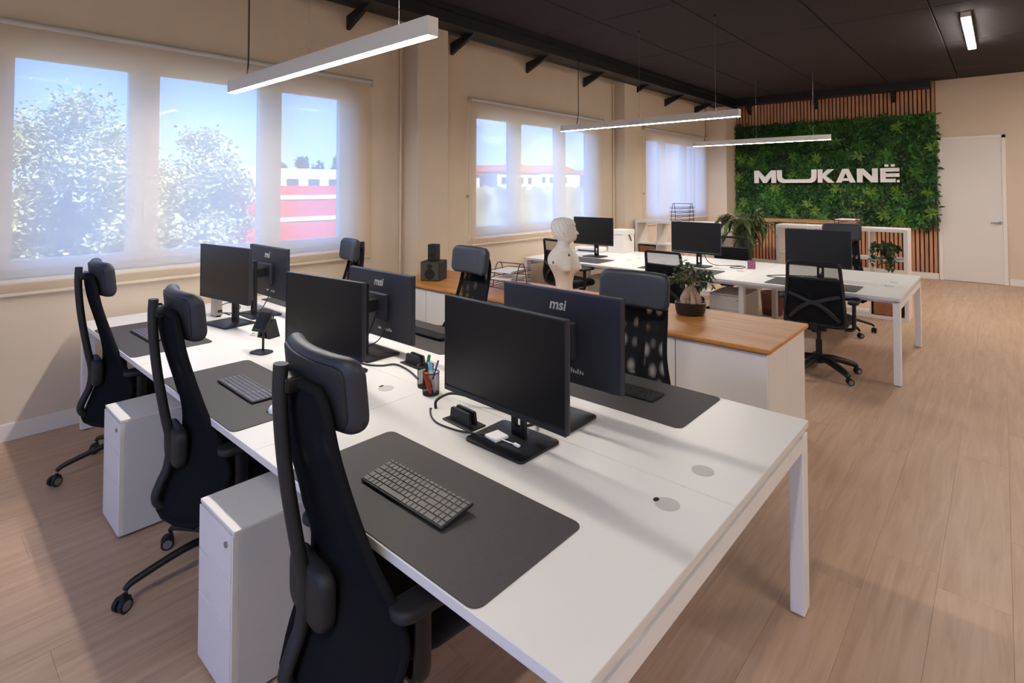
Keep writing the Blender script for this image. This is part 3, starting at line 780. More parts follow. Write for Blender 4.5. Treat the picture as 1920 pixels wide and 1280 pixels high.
def mouse(loc, rz, label, m_):
    mb = MB()
    mb.grid(lambda u, v: ((lambda a, e: (.03 * math.cos(a) * math.cos(e) * (1 - .1 * math.sin(a)), .055 * math.sin(a) * math.cos(e), .004 + .028 * math.sin(e) ** .8 if e > 0 else 0))(2 * PI * u, PI / 2 * v)), 24, 8)
    t = thing('computer_mouse', label, 'mouse', loc, rz)
    mb.build('shell', m_, t); MB().rbox(-.025, .025, -.05, .05, 0, .005, .002, 1).build('sole', 'rubber', t)
    MB().cyl((-.003, .03, .026), (.003, .03, .026), .007, n=12).build('scroll_wheel', 'caster_grey', t)
mouse((-2.27, 1.085, MZ), R(20), 'white computer mouse right of the middle keyboard', 'white_plastic')

# ================================================================== SMALL DESK THINGS
def laptop_stand(loc, rz, label):
    t = thing('laptop_stand', label, 'laptop stand', loc, rz, 'vertical laptop stands')
    MB().rbox(-.085, .085, -.042, .042, 0, .006, .002, 2).build('base', 'plastic_black', t)
    for y in (-.016, .012):
        MB().prism([(-.062, .006), (-.055, .05), (-.05, .055), (.05, .055), (.055, .05), (.062, .006)], 'y', y - .006, y + .006).build('upright', 'plastic_soft', t)
    return t
laptop_stand((-1.60, 1.513, D), R(-4), 'black vertical laptop stand beside the front monitor base')
laptop_stand((-2.31, 1.835, D), R(-3), 'black vertical laptop stand behind the pen cups')
def pen_cup(loc, label):
    t = thing('pen_cup', label, 'pen holder', loc, 0, 'mesh pen cups')
    n = 28; r = .037; h = .098; mb = MB()
    mb.grid(lambda u, v: (r * math.cos(2 * PI * u), r * math.sin(2 * PI * u), .004 + v * (h - .006)), n, 4); mb.build('mesh_wall', 'cup_mesh', t, fix=False)
    ring = lambda z, q: [(r * math.cos(2 * PI * k / n), r * math.sin(2 * PI * k / n), z) for k in range(n + 1)]
    MB().tube(ring(h, 0), .0026, 8).build('rim', 'steel_black', t)
    MB().cyl((0, 0, 0), (0, 0, .004), r, n=n).build('bottom', 'steel_black', t)
    mb = MB()
    for k in range(20):
        a = 2 * PI * k / 20; mb.cyl((r * math.cos(a), r * math.sin(a), .004), (r * math.cos(a), r * math.sin(a), h), .0007, n=4)
    mb.build('wire_grid', 'steel_black', t, smooth=False)['kind'] = 'stuff'
    return t
C1 = (-1.935, 1.625, D); C2 = (-2.025, 1.668, D)
pen_cup(C1, 'black mesh pen cup holding an orange highlighter'); pen_cup(C2, 'black mesh pen cup behind the highlighter cup')
def pen(name, c, a, b_, r, body, cap, label, flat=1):
    t = thing(name, label, 'pen', c); A = Vector(a); B = Vector(b_); M = A.lerp(B, .72)
    MB().tube([A, A.lerp(M, .5), M], [r * .6, r, r], 10, sx=flat).build('barrel', body, t)
    MB().tube([M, M.lerp(B, .9), B], [r * 1.12, r * 1.1, r * .8], 10, sx=flat).build('cap', cap, t)
pen('highlighter', C1, (.012, -.012, .006), (-.014, -.022, .096), .0105, 'orange_marker', 'orange_marker', 'orange highlighter standing in the front mesh cup', 1.5)
pen('ballpoint_pen', C1, (-.018, .005, .006), (.03, .018, .152), .004, 'blue_pen', 'blue_pen', 'blue-violet ballpoint pen leaning out of front cup')
pen('marker_pen', C1, (.014, .012, .006), (-.026, .012, .135), .008, 'white_plastic', 'cyan_marker', 'marker with light blue cap in the front cup')
pen('marker_pen', C2, (-.01, .0, .006), (.022, .004, .150), .007, 'plastic_black', 'green_marker', 'marker with green cap in the rear mesh cup')
# usb adapter on the monitor base
t = thing('usb_adapter', 'small white USB adapter with short cable on monitor base', 'adapter', (-1.395, 1.485, D + .012), R(-8))
MB().rbox(-.033, .033, -.032, .032, 0, .013, .005, 3).build('body', 'white_plastic', t)
MB().tube(smooth_path([(.033, .0, .006), (.06, .004, .006), (.085, .012, .005)], 4), .0022, 8).build('cable', 'white_plastic', t)
MB().rbox(.082, .112, .006, .020, .001, .009, .003, 2).build('plug', 'white_plastic', t)
def cable(pts, label, r=.0035, cat='cable', m_='cable_black'):
    P = [Vector(p) for p in pts]; c = P[0].copy()
    o = MB().tube(smooth_path([p - c for p in P], 6), r, 8).build('cable', m_, loc=c)
    return tag(o, label, cat)
cz = D + .0045
cable([(-1.79, 1.53, D + .001), (-1.80, 1.545, D + .03), (-1.77, 1.60, D + .05), (-1.70, 1.655, D + .035), (-1.62, 1.69, D + .012), (-1.52, 1.70, cz), (-1.42, 1.70, cz + .003), (-1.36, 1.665, cz + .014), (-1.352, 1.585, cz + .03)], 'thick black braided cable arching from grommet to front monitor', .006)
cable([(-1.80, 1.515, D + .001), (-1.79, 1.50, cz + .004), (-1.735, 1.46, cz), (-1.66, 1.435, cz), (-1.56, 1.445, cz), (-1.49, 1.462, cz + .004), (-1.43, 1.475, D + .018)], 'thin black cable looping from grommet to the USB adapter')
cable([(-2.63, 1.83, D + .28), (-2.66, 1.77, D + .10), (-2.70, 1.70, D + .03), (-2.62, 1.655, cz), (-2.50, 1.655, cz), (-2.42, 1.70, cz), (-2.38, 1.76, cz), (-2.25, 1.745, cz), (-2.12, 1.70, cz)], 'black cable curving round the middle monitor stand foot', .005)
cable([(-2.58, 1.845, D + .16), (-2.60, 1.80, D + .08), (-2.68, 1.71, D + .018)], 'short black cable hanging from middle rear-facing monitor', .003)
cable([(-4.0, 1.845, D + .22), (-3.98, 1.80, D + .12), (-4.0, 1.74, D + .03), (-4.12, 1.70, D + .018), (-4.25, 1.66, cz), (-4.35, 1.60, cz)], 'black cable drooping from leftmost rear-facing monitor', .0035)
cable([(-4.20, 1.63, cz), (-4.45, 1.62, cz), (-4.58, 1.70, cz), (-4.60, 1.78, cz + .01), (-4.45, 1.80, cz), (-4.30, 1.72, cz), (-4.18, 1.67, cz)], 'loop of black cable on desk beside the window-side monitor', .0035)
cable([(-2.66, 6.42, D + .2), (-2.62, 6.46, D + .06), (-2.55, 6.57, cz), (-2.42, 6.66, cz), (-2.30, 6.70, cz), (-2.24, 6.62, cz), (-2.27, 6.48, cz), (-2.38, 6.52, cz), (-2.30, 6.68, cz)], 'thin black cable looping across middle of second desk', .004)
cable([(-1.36, 6.36, D + .2), (-1.42, 6.40, D + .03), (-1.60, 6.38, cz), (-1.75, 6.30, cz), (-1.86, 6.15, cz), (-1.74, 6.12, cz), (-1.60, 6.22, cz)], 'thin black cable left of the right-hand monitor on second desk', .004)
# phone stand, angular pen holder, upright cases
t = thing('phone_stand', 'black phone stand with rounded foot on nearest desk', 'phone stand', (-3.125, 1.385, D), R(20), )
MB().slab(rrect(.062, .045, .035), .008, .003, lambda u, v, w: (u, v, w + .004), steps=2, inner=1).build('foot', 'plastic_black', t)
MB().tube([(-.01, .02, .006), (-.01, .02, .12), (-.01, .02, .16)], .0065, 10).build('post', 'plastic_black', t)
o = MB().slab(rrect(.045, .055, .012), .008, .003, lambda u, v, w: (u, v * .5 + w * .85, .175 + v * .84 - w * .5), steps=2, inner=1).build('cradle', 'plastic_black', t)
MB().rbox(-.03, .03, -.045, -.025, .128, .14, .003, 2).build('lip', 'plastic_black', t)
t = thing('pen_holder', 'black angular pen holder with pens behind the phone stand', 'pen holder', (-3.43, 1.56, D), R(15))
MB().prism([(-.05, 0), (-.028, .105), (-.018, .105), (-.034, 0)], 'y', -.04, .04).build('side_panel', 'plastic_black', t, smooth=False)
MB().prism([(.06, 0), (.02, .105), (.01, .105), (.044, 0)], 'y', -.04, .04).build('side_panel', 'plastic_black', t, smooth=False)
MB().box(-.05, .06, -.04, .04, 0, .004).build('bottom', 'plastic_black', t, smooth=False)
for k, (a, b_) in enumerate((((-.01, -.01, .005), (.05, .0, .165)), ((.0, .01, .005), (.036, .02, .15)), ((-.008, .02, .005), (.0, .02, .14)))):
    pen('ballpoint_pen', (-3.43, 1.56, D), a, b_, .004, 'plastic_black', 'cable_black', ['long dark pen leaning out of the angular holder', 'dark pen in middle of the angular holder', 'short dark pen upright in the angular holder'][k])
def upright_case(loc, rz, w, d, h, m_, label):
    t = thing('mini_computer', label, 'computer', loc, rz)
    MB().rbox(-w / 2, w / 2, -d / 2, d / 2, .004, h, .006, 3).build('case', m_, t)
    MB().rbox(-w / 2 - .006, w / 2 + .006, -d / 2 + .01, d / 2 - .01, 0, .012, .002, 1).build('foot', 'rubber', t)
    MB().box(w / 2 - .0005, w / 2 + .0008, -d / 2 + .02, -d / 2 + .05, .03, .05).build('port_panel', 'rubber', t, smooth=False)
upright_case((-3.13, 1.60, D), R(4), .045, .14, .205, 'slab_grey', 'grey upright slim computer case left of the middle monitor')
upright_case((-4.27, 1.56, D), R(-6), .11, .05, .235, 'slab_silver', 'pale upright computer case behind the window-side monitor')

# ================================================================== CHAIRS
def star_base(t, r=.325, phase=0, hub_z=.13, rad=.0145, flat=1.0):
    MB().lathe([(.02, hub_z - .05), (.038, hub_z - .045), (.042, hub_z - .01), (.034, hub_z + .025), (.03, hub_z + .03)], 20).build('hub', 'plastic_black', t)
    MB().cyl((0, 0, hub_z + .02), (0, 0, .30), .026, n=18).cyl((0, 0, .28), (0, 0, .42), .016, n=16).build('gas_column', 'plastic_black', t)
    lm = MB().tube(smooth_path([(.02, 0, hub_z), (.12, 0, hub_z - .006), (r - .05, 0, hub_z - .045), (r - .012, 0, hub_z - .06), (r, 0, hub_z - .074)], 3), [rad * 1.35 - rad * .45 * k / 12 for k in range(13)], 10, sx=flat, up=(0, 0, 1)).mesh('leg', 'plastic_black')
    w = MB()
    for a, b_, r_ in ((-.024, -.006, .027), (-.006, .006, .012), (.006, .024, .027)): w.cyl((a, .012, .027), (b_, .012, .027), r_, n=18)
    wm = w.mesh('wheel', 'plastic_black')
    rm = MB().cyl((-.0255, .012, .027), (-.024, .012, .027), .019, n=16).mesh('wheel_rim', 'caster_grey')
    rm2 = MB().cyl((.024, .012, .027), (.0255, .012, .027), .019, n=16).mesh('wheel_rim', 'caster_grey')
    hm = MB().cyl((0, 0, .04), (0, 0, .064), .009, n=10).rbox(-.022, .022, -.012, .024, .040, .056, .005, 2).mesh('caster_hood', 'plastic_black')
    for k in range(5):
        a = phase + 2 * PI * k / 5
        lo = put('leg', lm, t, None, (0, 0, a))
        ca = put('caster', hm, lo, (r, 0, 0), (0, 0, random.uniform(-1.5, 1.5)))
        for nm, me in (('wheel', wm), ('wheel_rim', rm), ('wheel_rim', rm2)):   # the wheels turn with their own caster
            q = put(nm, me, lo, (r, 0, 0), ca.rotation_euler[:])
def armrest(t, sx, x, y, z0, z1, pad_l=.24):
    a = MB().tube(smooth_path([(sx * (x - .07), y, z0 - .03), (sx * (x - .01), y, z0 - .02), (sx * x, y, z0 + .03), (sx * x, y, z1 - .02)], 4), .016, 10, sx=1.6, up=(sx, 0, 0)).build('armrest', 'plastic_black', t)
    MB().slab(rrect(.042, pad_l / 2, .04), .032, .012, lambda u, v, w: (sx * x + u, y + .03 + v, z1 + w + .004), steps=3, inner=1).build('arm_pad', 'plastic_soft', a)
# -- chair with headrest, forward is +y
BACK = [(.335, -.208, .205), (.37, -.203, .245), (.43, -.182, .262), (.52, -.150, .264), (.61, -.126, .244), (.70, -.122, .208), (.80, -.140, .180), (.90, -.166, .168), (1.0, -.192, .162), (1.08, -.206, .156), (1.13, -.210, .144), (1.16, -.211, .120)]
def back_pt(u, v, d=0):
    """u across -1..1, v is height; d pushes towards the front"""
    yc, hw = interp(BACK, v)
    k = .9 + .85 * max(0, min(1, (.72 - v) / .2))
    return (u * hw, yc + k * (u * hw) ** 2 + d, v)
def make_chair_a():
    t = thing('office_chair', '', 'chair', (0, 0, 0), 0, 'headrest chairs around the nearest desk')
    star_base(t, .325, R(198), .15, .0125)
    MB().rbox(-.075, .075, -.12, .11, .385, .435, .015, 3).build('tilt_mechanism', 'plastic_black', t)
    MB().slab(rrect_d(.25, .235, .10, 6, 6), .075, .03, lambda u, v, w: (u * (1 - .18 * max(0, -v) / .23), v * .90 + .088, .475 + w - .10 * max(0, v - .10) ** 2 / .018 * .12 - .01 * (1 - (u / .25) ** 2) * (w > 0)), steps=4, inner=4).build('seat', 'fabric_black', t)
    sp_ = smooth_path([(0, -.245, 1.213), (0, -.247, 1.13), (0, -.238, 1.0), (0, -.222, .874), (0, -.197, .725), (0, -.176, .608), (0, -.184, .512), (0, -.208, .455), (0, -.226, .40), (0, -.205, .362), (0, -.14, .362), (0, -.06, .40)], 5)
    MB().tube(sp_, .0185, 14, sx=1.25, up=(0, 1, 0)).build('spine', 'plastic_soft', t)
    zz = [.335 + .825 * k / 40 for k in range(41)]
    MB().grid(lambda u, v: back_pt(u * 2 - 1, .335 + .825 * v), 20, 40).build('back_mesh', 'chair_mesh', t, fix=False)
    rim = [back_pt(-1, z) for z in zz] + [back_pt(u, 1.163) for u in (-.6, -.2, .2, .6)] + [back_pt(1, z) for z in reversed(zz)] + [back_pt(u, .333) for u in (.6, .2, -.2, -.6, -1)]
    MB().tube(rim, .013, 10).build('back_frame', 'mesh_edge', t)
    MB().slab(rrect_d(.105, .078, .04, 5, 4), .05, .018, lambda u, v, w: (u, -.158 + w + .22 * u * u, .60 + v), steps=4, inner=2).build('lumbar_pad', 'plastic_soft', t)
    def hd(u, v, w): return (u, -.158 + w + .95 * u * u - .10 * v, 1.145 + v)
    h_ = MB().slab(rrect_d(.203, .098, .045, 6, 8), .056, .024, hd, steps=5, inner=4).build('headrest', 'leather_black', t)
    MB().slab(rrect_d(.185, .080, .035, 6, 8), .012, .005, lambda u, v, w: hd(u, v, w - .029), steps=2, inner=3).build('headrest_shell', 'plastic_soft', h_)
    MB().rbox(-.035, .035, -.245, -.165, 1.14, 1.18, .008, 2).build('headrest_bracket', 'plastic_black', t)
    for s_ in (-1, 1): armrest(t, s_, .265, .02, .44, .615)
    return t
A = make_chair_a()
A.location = (-1.385, .918, 0); A.rotation_euler = (0, 0, R(-5)); A['label'] = 'black headrest chair in the foreground, back to the camera'
GA = 'headrest chairs around the nearest desk'
dup(A, (-2.59, .952, 0), R(-4), 'black headrest chair between the two white pedestals', GA)
dup(A, (-3.965, .945, 0), R(-3), 'black headrest chair closest to the window wall', GA)
def loosen(c):
    for ch in c.children:
        if ch.name.startswith('back_mesh'): ch.data = LOOSE
LOOSE = [q for q in A.children if q.name.startswith('back_mesh')][0].data.copy(); LOOSE.materials[0] = MATS['chair_mesh_loose']
loosen(dup(A, (-1.50, 2.58, -.03), PI + R(4), 'black headrest chair facing the camera at right end of nearest desk', GA))
loosen(dup(A, (-2.90, 2.66, .0), PI + R(-8), 'black headrest chair facing the camera before the wire letter trays', GA))
loosen(dup(A, (-4.38, 2.58, -.03), PI + R(-14), 'black headrest chair facing the camera below the left window', GA))
# -- mesh chair with cross brace
BB = [(.48, -.20, .215), (.52, -.21, .23), (.60, -.225, .232), (.70, -.215, .224), (.80, -.212, .216), (.90, -.225, .208), (.98, -.24, .202), (1.01, -.246, .192)]
def bb(u, v):
    yc, hw = interp(BB, v); return (u * hw, yc + .35 * (u * hw) ** 2, v)
def make_chair_b(head=False):
    t = thing('office_chair', '', 'chair', (0, 0, 0), 0, 'mesh chairs around the second desk')
    star_base(t, .32, R(-38), .14, .023, 1.3)
    MB().rbox(-.08, .08, -.12, .10, .40, .445, .012, 2).build('tilt_mechanism', 'plastic_black', t)
    MB().slab(rrect_d(.245, .235, .09, 6, 5), .075, .03, lambda u, v, w: (u, v + .03, .485 + w - .4 * max(0, v - .12) ** 2), steps=4, inner=3).build('seat', 'fabric_black', t)
    MB().grid(lambda u, v: bb(u * 2 - 1, .48 + .40 * v), 14, 14).build('back_mesh', 'chair_mesh', t, fix=False)
    MB().grid(lambda u, v: bb(u * 2 - 1, .88 + .125 * v), 14, 5).build('upper_mesh', 'chair_mesh_open', t, fix=False)
    zz = [.48 + .53 * k / 24 for k in range(25)]
    rim = [bb(-1, z) for z in zz] + [bb(u, 1.012) for u in (-.7, -.35, 0, .35, .7)] + [bb(1, z) for z in reversed(zz)] + [bb(u, .475) for u in (.7, .35, 0, -.35, -.7, -1)]
    MB().tube(smooth_path(rim, 2), .015, 10).build('back_frame', 'plastic_black', t)
    MB().tube([bb(u, .872) for u in (-1, -.6, -.2, .2, .6, 1)], .011, 8).build('cross_bar', 'plastic_soft', t)
    for s_ in (-1, 1):
        c = smooth_path([(s_ * .195, -.205, .52), (s_ * .12, -.245, .60), (s_ * .05, -.262, .655), (0, -.264, .675), (-s_ * .05, -.262, .69), (-s_ * .12, -.245, .715), (-s_ * .20, -.215, .735)], 4)
        MB().tube(c, .012, 8, sx=1.6, up=(0, 1, 0)).build('x_brace', 'plastic_soft', t)
    MB().tube(smooth_path([(0, -.225, .50), (0, -.21, .43), (0, -.12, .42), (0, -.04, .43)], 4), .02, 10, sx=1.6, up=(0, 1, 0)).build('back_arm', 'plastic_black', t)
    for s_ in (-1, 1): armrest(t, s_, .275, .0, .45, .665)
    if head:
        MB().slab(rrect_d(.15, .075, .04, 5, 5), .05, .02, lambda u, v, w: (u, -.225 + w + .9 * u * u, 1.155 + v), steps=4, inner=3).build('headrest', 'leather_black', t)
        MB().rbox(-.03, .03, -.26, -.235, .98, 1.14, .006, 2).build('headrest_bracket', 'plastic_black', t)
    return t
B = make_chair_b()
GB = 'mesh chairs around the second desk'
B.location = (-1.255, 5.60, 0); B.rotation_euler = (0, 0, R(3)); B['label'] = 'black mesh chair with cross-braced back, second desk right end'
dup(B, (-2.63, 5.58, -.01), R(-5), 'black mesh chair half hidden behind the bonsai', GB)
dup(B, (-4.03, 5.60, .02), R(-10), 'black mesh chair half hidden behind the white bust', GB)
dup(B, (-2.70, 7.34, -.01), PI + R(6), 'black mesh chair between middle monitor and palm', GB)
BH = dup(A, (-1.42, 7.42, 0), PI + R(6), 'black headrest chair facing the camera behind the right-hand monitor', GB); loosen(BH)

# ================================================================== OAK-TOPPED CABINETS
CT = .75; cx0, cx1, cy0, cy1 = -4.64, -.99, 3.316, 4.15
tp = MB().rbox(cx0, cx1, cy0, cy1, CT - .028, CT, .008, 3); tp.v = [(a + 2.8, b_ - 3.73, c - .722) for a, b_, c in tp.v]
o = tp.build('worktop', 'oak_top', loc=(-2.8, 3.73, .722)); tag(o, 'long orange oak worktop across the low white cabinets', 'worktop')
fronts = [-4.61, -4.06, -3.45, -2.83, -2.21, -1.572, -1.012]
names_f = ['leftmost', 'second from left', 'third from left', 'third from right', 'second from right', 'rightmost']
for row, (ya, yb, side) in enumerate(((cy0 + .028, 3.728, 'front'), (3.732, cy1 - .014, 'rear'))):
    for k, (a, b_) in enumerate(zip(fronts, fronts[1:])):
        if row and k < 5 and k > 0 and False: continue
        t = thing('low_cabinet', '%s white low cabinet of %s row under oak worktop' % (names_f[k], side), 'cabinet', ((a + b_) / 2, (ya + yb) / 2, 0), 0, 'low white cabinets under the worktop')
        w_ = (b_ - a) / 2 - .0015; d_ = (yb - ya) / 2
        MB().box(-w_, w_, -d_ + (.02 if not row else 0), d_ - (.02 if row else 0), .06, .7215).build('body', 'cabinet_white', t, smooth=False)
        MB().box(-w_ + .01, w_ - .01, -d_ + .04, d_ - .04, 0, .06).build('plinth', 'cabinet_white', t, smooth=False)
        ys_ = -d_ if not row else d_ - .0185
        dr = MB().rbox(-w_ + .002, w_ - .002, ys_, ys_ + .0185, .062, .712, .0015, 1).build('door', 'cabinet_white', t, smooth=False)

# ================================================================== THINGS ON THE WORKTOP
# plaster bust: one continuous surface, phi 0 is the way the chest faces
TAB = [(0, .082, .074, .0), (.05, .078, .072, .0), (.10, .083, .074, .0), (.15, .100, .084, .0), (.20, .130, .098, .0), (.24, .156, .106, -.004), (.275, .170, .108, -.008), (.31, .166, .102, -.012), (.345, .144, .088, -.014), (.375, .110, .072, -.014), (.398, .076, .062, -.012), (.415, .062, .060, -.008), (.435, .058, .060, .0), (.452, .062, .070, .014), (.468, .070, .086, .018), (.49, .075, .098, .012), (.52, .079, .104, .004), (.55, .082, .106, .0), (.58, .082, .105, -.004), (.61, .076, .097, -.006), (.635, .062, .080, -.008), (.65, .044, .058, -.008), (.659, .016, .022, -.008)]
HT = R(42)
def g(x, s_): return math.exp(-(x / s_) ** 2)
def wrap(a): return (a + PI) % (2 * PI) - PI
def bust_pt(phi, z):
    a, b_, cf = interp(TAB, z)
    hz = min(1, max(0, (z - .40) / .05)); p = wrap(phi - HT * hz)
    r = a * b_ / math.sqrt((a * math.cos(p)) ** 2 + (b_ * math.sin(p)) ** 2)
    for s_ in (-1, 1):
        r += .046 * g(p - s_ * R(33), R(18)) * g(z - .215, .060 if z > .215 else .032)
        r -= .008 * g(p - s_ * R(20), R(9)) * g(z - .545, .012)          # eye sockets
        r += .006 * g(p - s_ * R(20), R(6)) * g(z - .543, .006)
        r += .012 * g(p - s_ * R(98), R(7)) * g(z - .528, .020)          # ears
        r += .006 * g(p - s_ * R(30), R(16)) * g(z - .37, .012)          # collar bones
    r -= .012 * g(p, R(12)) * g(z - .25, .08)
    r += .004 * g(p, R(25)) * g(z - .562, .008)                          # brow
    nz = max(0, min(1, (.552 - z) / .036)) if z > .512 else max(0, 1 - (.512 - z) / .008)
    r += .026 * nz * g(p, R(6.5))                                        # nose
    r += .008 * g(p, R(11)) * (g(z - .494, .005) + g(z - .482, .005)) - .004 * g(p, R(12)) * g(z - .488, .002)
    r += .010 * g(p, R(14)) * g(z - .458, .010) + .0 
    if z > .49:
        hm_ = min(1, max(0, (abs(p) - R(62)) / R(18))) if z < .60 else 1
        hm_ = max(hm_, min(1, max(0, (z - .585) / .015)))
        r += hm_ * (.006 + .0035 * math.sin(p * 16 + z * 90) + .002 * math.sin(p * 31 - z * 130)) * min(1, (.66 - z) / .02)
    if .26 < z < .40: r -= .012 * g(abs(p) - PI / 2, R(20)) * g(z - .29, .03) * .6
    c = cf
    hd_ = HT * hz
    return (math.cos(phi) * r + c * math.cos(hd_), math.sin(phi) * r + c * math.sin(hd_), z)
bu = thing('plaster_bust', 'white plaster torso sculpture with swept-back hair on oak worktop', 'sculpture', (-2.90, 3.96, CT), R(-6))
NP, NZ = 120, 170
mb = MB(); zs = [.659 * (k / NZ) for k in range(NZ + 1)]
for z in zs:
    for k in range(NP): mb.v.append(bust_pt(2 * PI * k / NP, z))
for i in range(NZ):
    for k in range(NP): mb.f.append((i * NP + k, i * NP + (k + 1) % NP, (i + 1) * NP + (k + 1) % NP, (i + 1) * NP + k))
mb.f.append(tuple(range(NP))[::-1]); mb.f.append(tuple(range(NZ * NP, NZ * NP + NP)))
mb.build('torso', 'plaster', bu, ang=60)
for ph, z, sc in ((R(-15), .33, 1), (R(-80), .275, .8)):
    p = Vector(bust_pt(ph, z)); n_ = Vector((math.cos(ph), math.sin(ph), .1)).normalized(); s_ = n_.cross(Vector((0, 0, 1))).normalized(); u_ = s_.cross(n_)
    q = [(-.016, .0), (-.004, .006), (.0, .020), (.006, .008), (.010, -.004), (.004, -.018), (-.002, -.006)]
    m_ = MB(); f_ = [p + n_ * .0035 + (s_ * a + u_ * b_) * sc for a, b_ in q]; r_ = [p - n_ * .004 + (s_ * a + u_ * b_) * sc for a, b_ in q]
    k_ = len(q); m_.add(f_ + r_, [tuple(range(k_)), tuple(range(k_, 2 * k_))[::-1]] + [(i, (i + 1) % k_, k_ + (i + 1) % k_, k_ + i) for i in range(k_)])
    m_.build('bird_mark', 'bird_mark', bu, smooth=False)
# wire letter trays
def letter_tray(loc, rz, label, tiers=3, w=.25, d=.33, group='wire letter trays'):
    t = thing('letter_tray', label, 'letter tray', loc, rz, group)
    for k in range(tiers):
        z = .02 + .065 * k
        loop = [(-w / 2, -d / 2, z), (-w / 2, d / 2, z), (w / 2, d / 2, z), (w / 2, -d / 2, z), (.05, -d / 2, z), (.03, -d / 2 + .03, z - .012), (-.03, -d / 2 + .03, z - .012), (-.05, -d / 2, z), (-w / 2, -d / 2, z)]
        tr = MB().tube(loop, .0032, 6)
        tr.tube([(p[0], p[1], z + .02) for p in loop[:4]], .0028, 6)
        for q in range(7): tr.tube([(-w / 2 + w * (q + 1) / 8, -d / 2 + .01, z), (-w / 2 + w * (q + 1) / 8, d / 2, z)], .0016, 4)
        tr.build('tray', 'wire_dark', t)
    H = .02 + .065 * (tiers - 1) + .075
    for s_ in (-1, 1):
        MB().tube(smooth_path([(s_ * w / 2, -.10, 0), (s_ * w / 2, -.07, H * .6), (s_ * w / 2, -.035, H - .012), (s_ * w / 2, 0, H), (s_ * w / 2, .035, H - .012), (s_ * w / 2, .07, H * .6), (s_ * w / 2, .10, 0)], 4), .0042, 8).build('side_frame', 'wire_dark', t)
    MB().tube([(-w / 2, 0, H), (w / 2, 0, H)], .0042, 8).build('handle_bar', 'wire_dark', t)
    return t
lt = letter_tray((-3.40, 3.80, CT), R(8), 'dark red wire letter trays with papers on oak worktop')
c8, s8 = math.cos(R(8)), math.sin(R(8))
for k, lab in ((2, 'sheaf of white paper in the top wire tray'), (1, 'sheaf of white paper in the middle wire tray')):
    o = MB().rbox(-.105, .105, -.155, .145, 0, .010, .001, 1).build('paper_stack', 'paper', loc=(-3.40, 3.80, CT + .0245 + .065 * k), rot=(0, 0, R(8 + k)), smooth=False)
    tag(o, lab, 'paper')
# loudspeakers
def speaker(loc, rz, w, d, h, label, lean=0):
    t = thing('loudspeaker', label, 'speaker', loc, rz)
    MB().rbox(-w / 2, w / 2, -d / 2, d / 2, 0, h, .006, 2).build('cabinet', 'speaker_black', t)
    MB().rbox(-w / 2 + .006, w / 2 - .006, -d / 2 - .006, -d / 2, .006, h - .006, .003, 1).build('grille', 'speaker_face' if w > .15 else 'speaker_black', t)
    for z, r in ((h * .35, min(w, h) * .28), (h * .75, min(w, h) * .14)): MB().cyl((0, -d / 2 - .0075, z), (0, -d / 2 - .005, z), r, n=20).build('driver_cone', 'rubber', t)
speaker((-4.27, 3.62, CT), R(28), .20, .22, .19, 'squat black subwoofer at window end of oak worktop')
speaker((-4.27, 3.62, CT + .19), R(20), .095, .09, .165, 'small black satellite speaker standing on the subwoofer')
# bonsai
bz = (-1.70, 3.87, CT)
t = thing('bonsai_pot', 'glossy black oval pot holding a ficus bonsai', 'plant pot', bz, R(35))
MB().lathe([(.078, 0), (.09, .008), (.098, .04), (.101, .084), (.102, .092), (.095, .093), (.092, .08)], 32, sx=1.08, sy=.9).build('bowl', 'pot_black', t)
MB().lathe([(.001, .0815), (.06, .084), (.0915, .079)], 28, sx=1.08, sy=.9).build('soil', 'soil', t)
t = thing('bonsai', 'ficus bonsai with swollen roots and dark leaves on worktop', 'plant', (bz[0], bz[1], CT + .081), R(35))
rb = random.Random(5); m_ = MB()
m_.tube(smooth_path([(-.012, 0, .0), (-.03, .005, .03), (-.022, 0, .075), (-.002, 0, .12), (.006, 0, .17)], 4), [.03 - .001 * abs(k - 5) for k in range(17)], 10)
m_.tube(smooth_path([(.045, .005, -.002), (.05, 0, .035), (.03, 0, .08), (.008, 0, .125), (.0, .0, .16)], 4), [.036 - .0016 * k for k in range(17)], 10)
m_.tube(smooth_path([(-.05, -.02, .0), (-.055, -.01, .04), (-.03, 0, .085), (-.006, 0, .13)], 4), [.022 - .0006 * k for k in range(13)], 10)
m_.tube(smooth_path([(.01, -.035, .0), (.012, -.03, .04), (.004, -.01, .09), (.0, 0, .13)], 4), [.02 - .0006 * k for k in range(13)], 10)
m_.build('root_trunk', 'root', t)
br = MB(); lf = MB()
for k in range(26):
    a = rb.uniform(0, 2 * PI); el = rb.uniform(-.35, 1.2); L_ = rb.uniform(.07, .14)
    e = Vector((math.cos(a) * math.cos(el) * L_ * 1.15, math.sin(a) * math.cos(el) * L_ * .9, .175 + math.sin(el) * L_ * .8))
    br.tube([(0, 0, .14), Vector((0, 0, .18)).lerp(e, .5), e], [.006, .004, .002], 6)
    for q in range(13):
        o_ = e + Vector((rb.gauss(0, .028), rb.gauss(0, .028), rb.gauss(0, .02)))
        leaf(lf, o_, Vector((rb.uniform(-1, 1), rb.uniform(-1, 1), rb.uniform(-.9, .5))), Vector((rb.uniform(-.4, .4), rb.uniform(-.4, .4), 1)), rb.uniform(.032, .05), rb.uniform(.016, .024), .3)
br.build('branch', 'root', t); o = lf.build('foliage', 'leaf_dark', t, smooth=False, fix=False); o['kind'] = 'stuff'

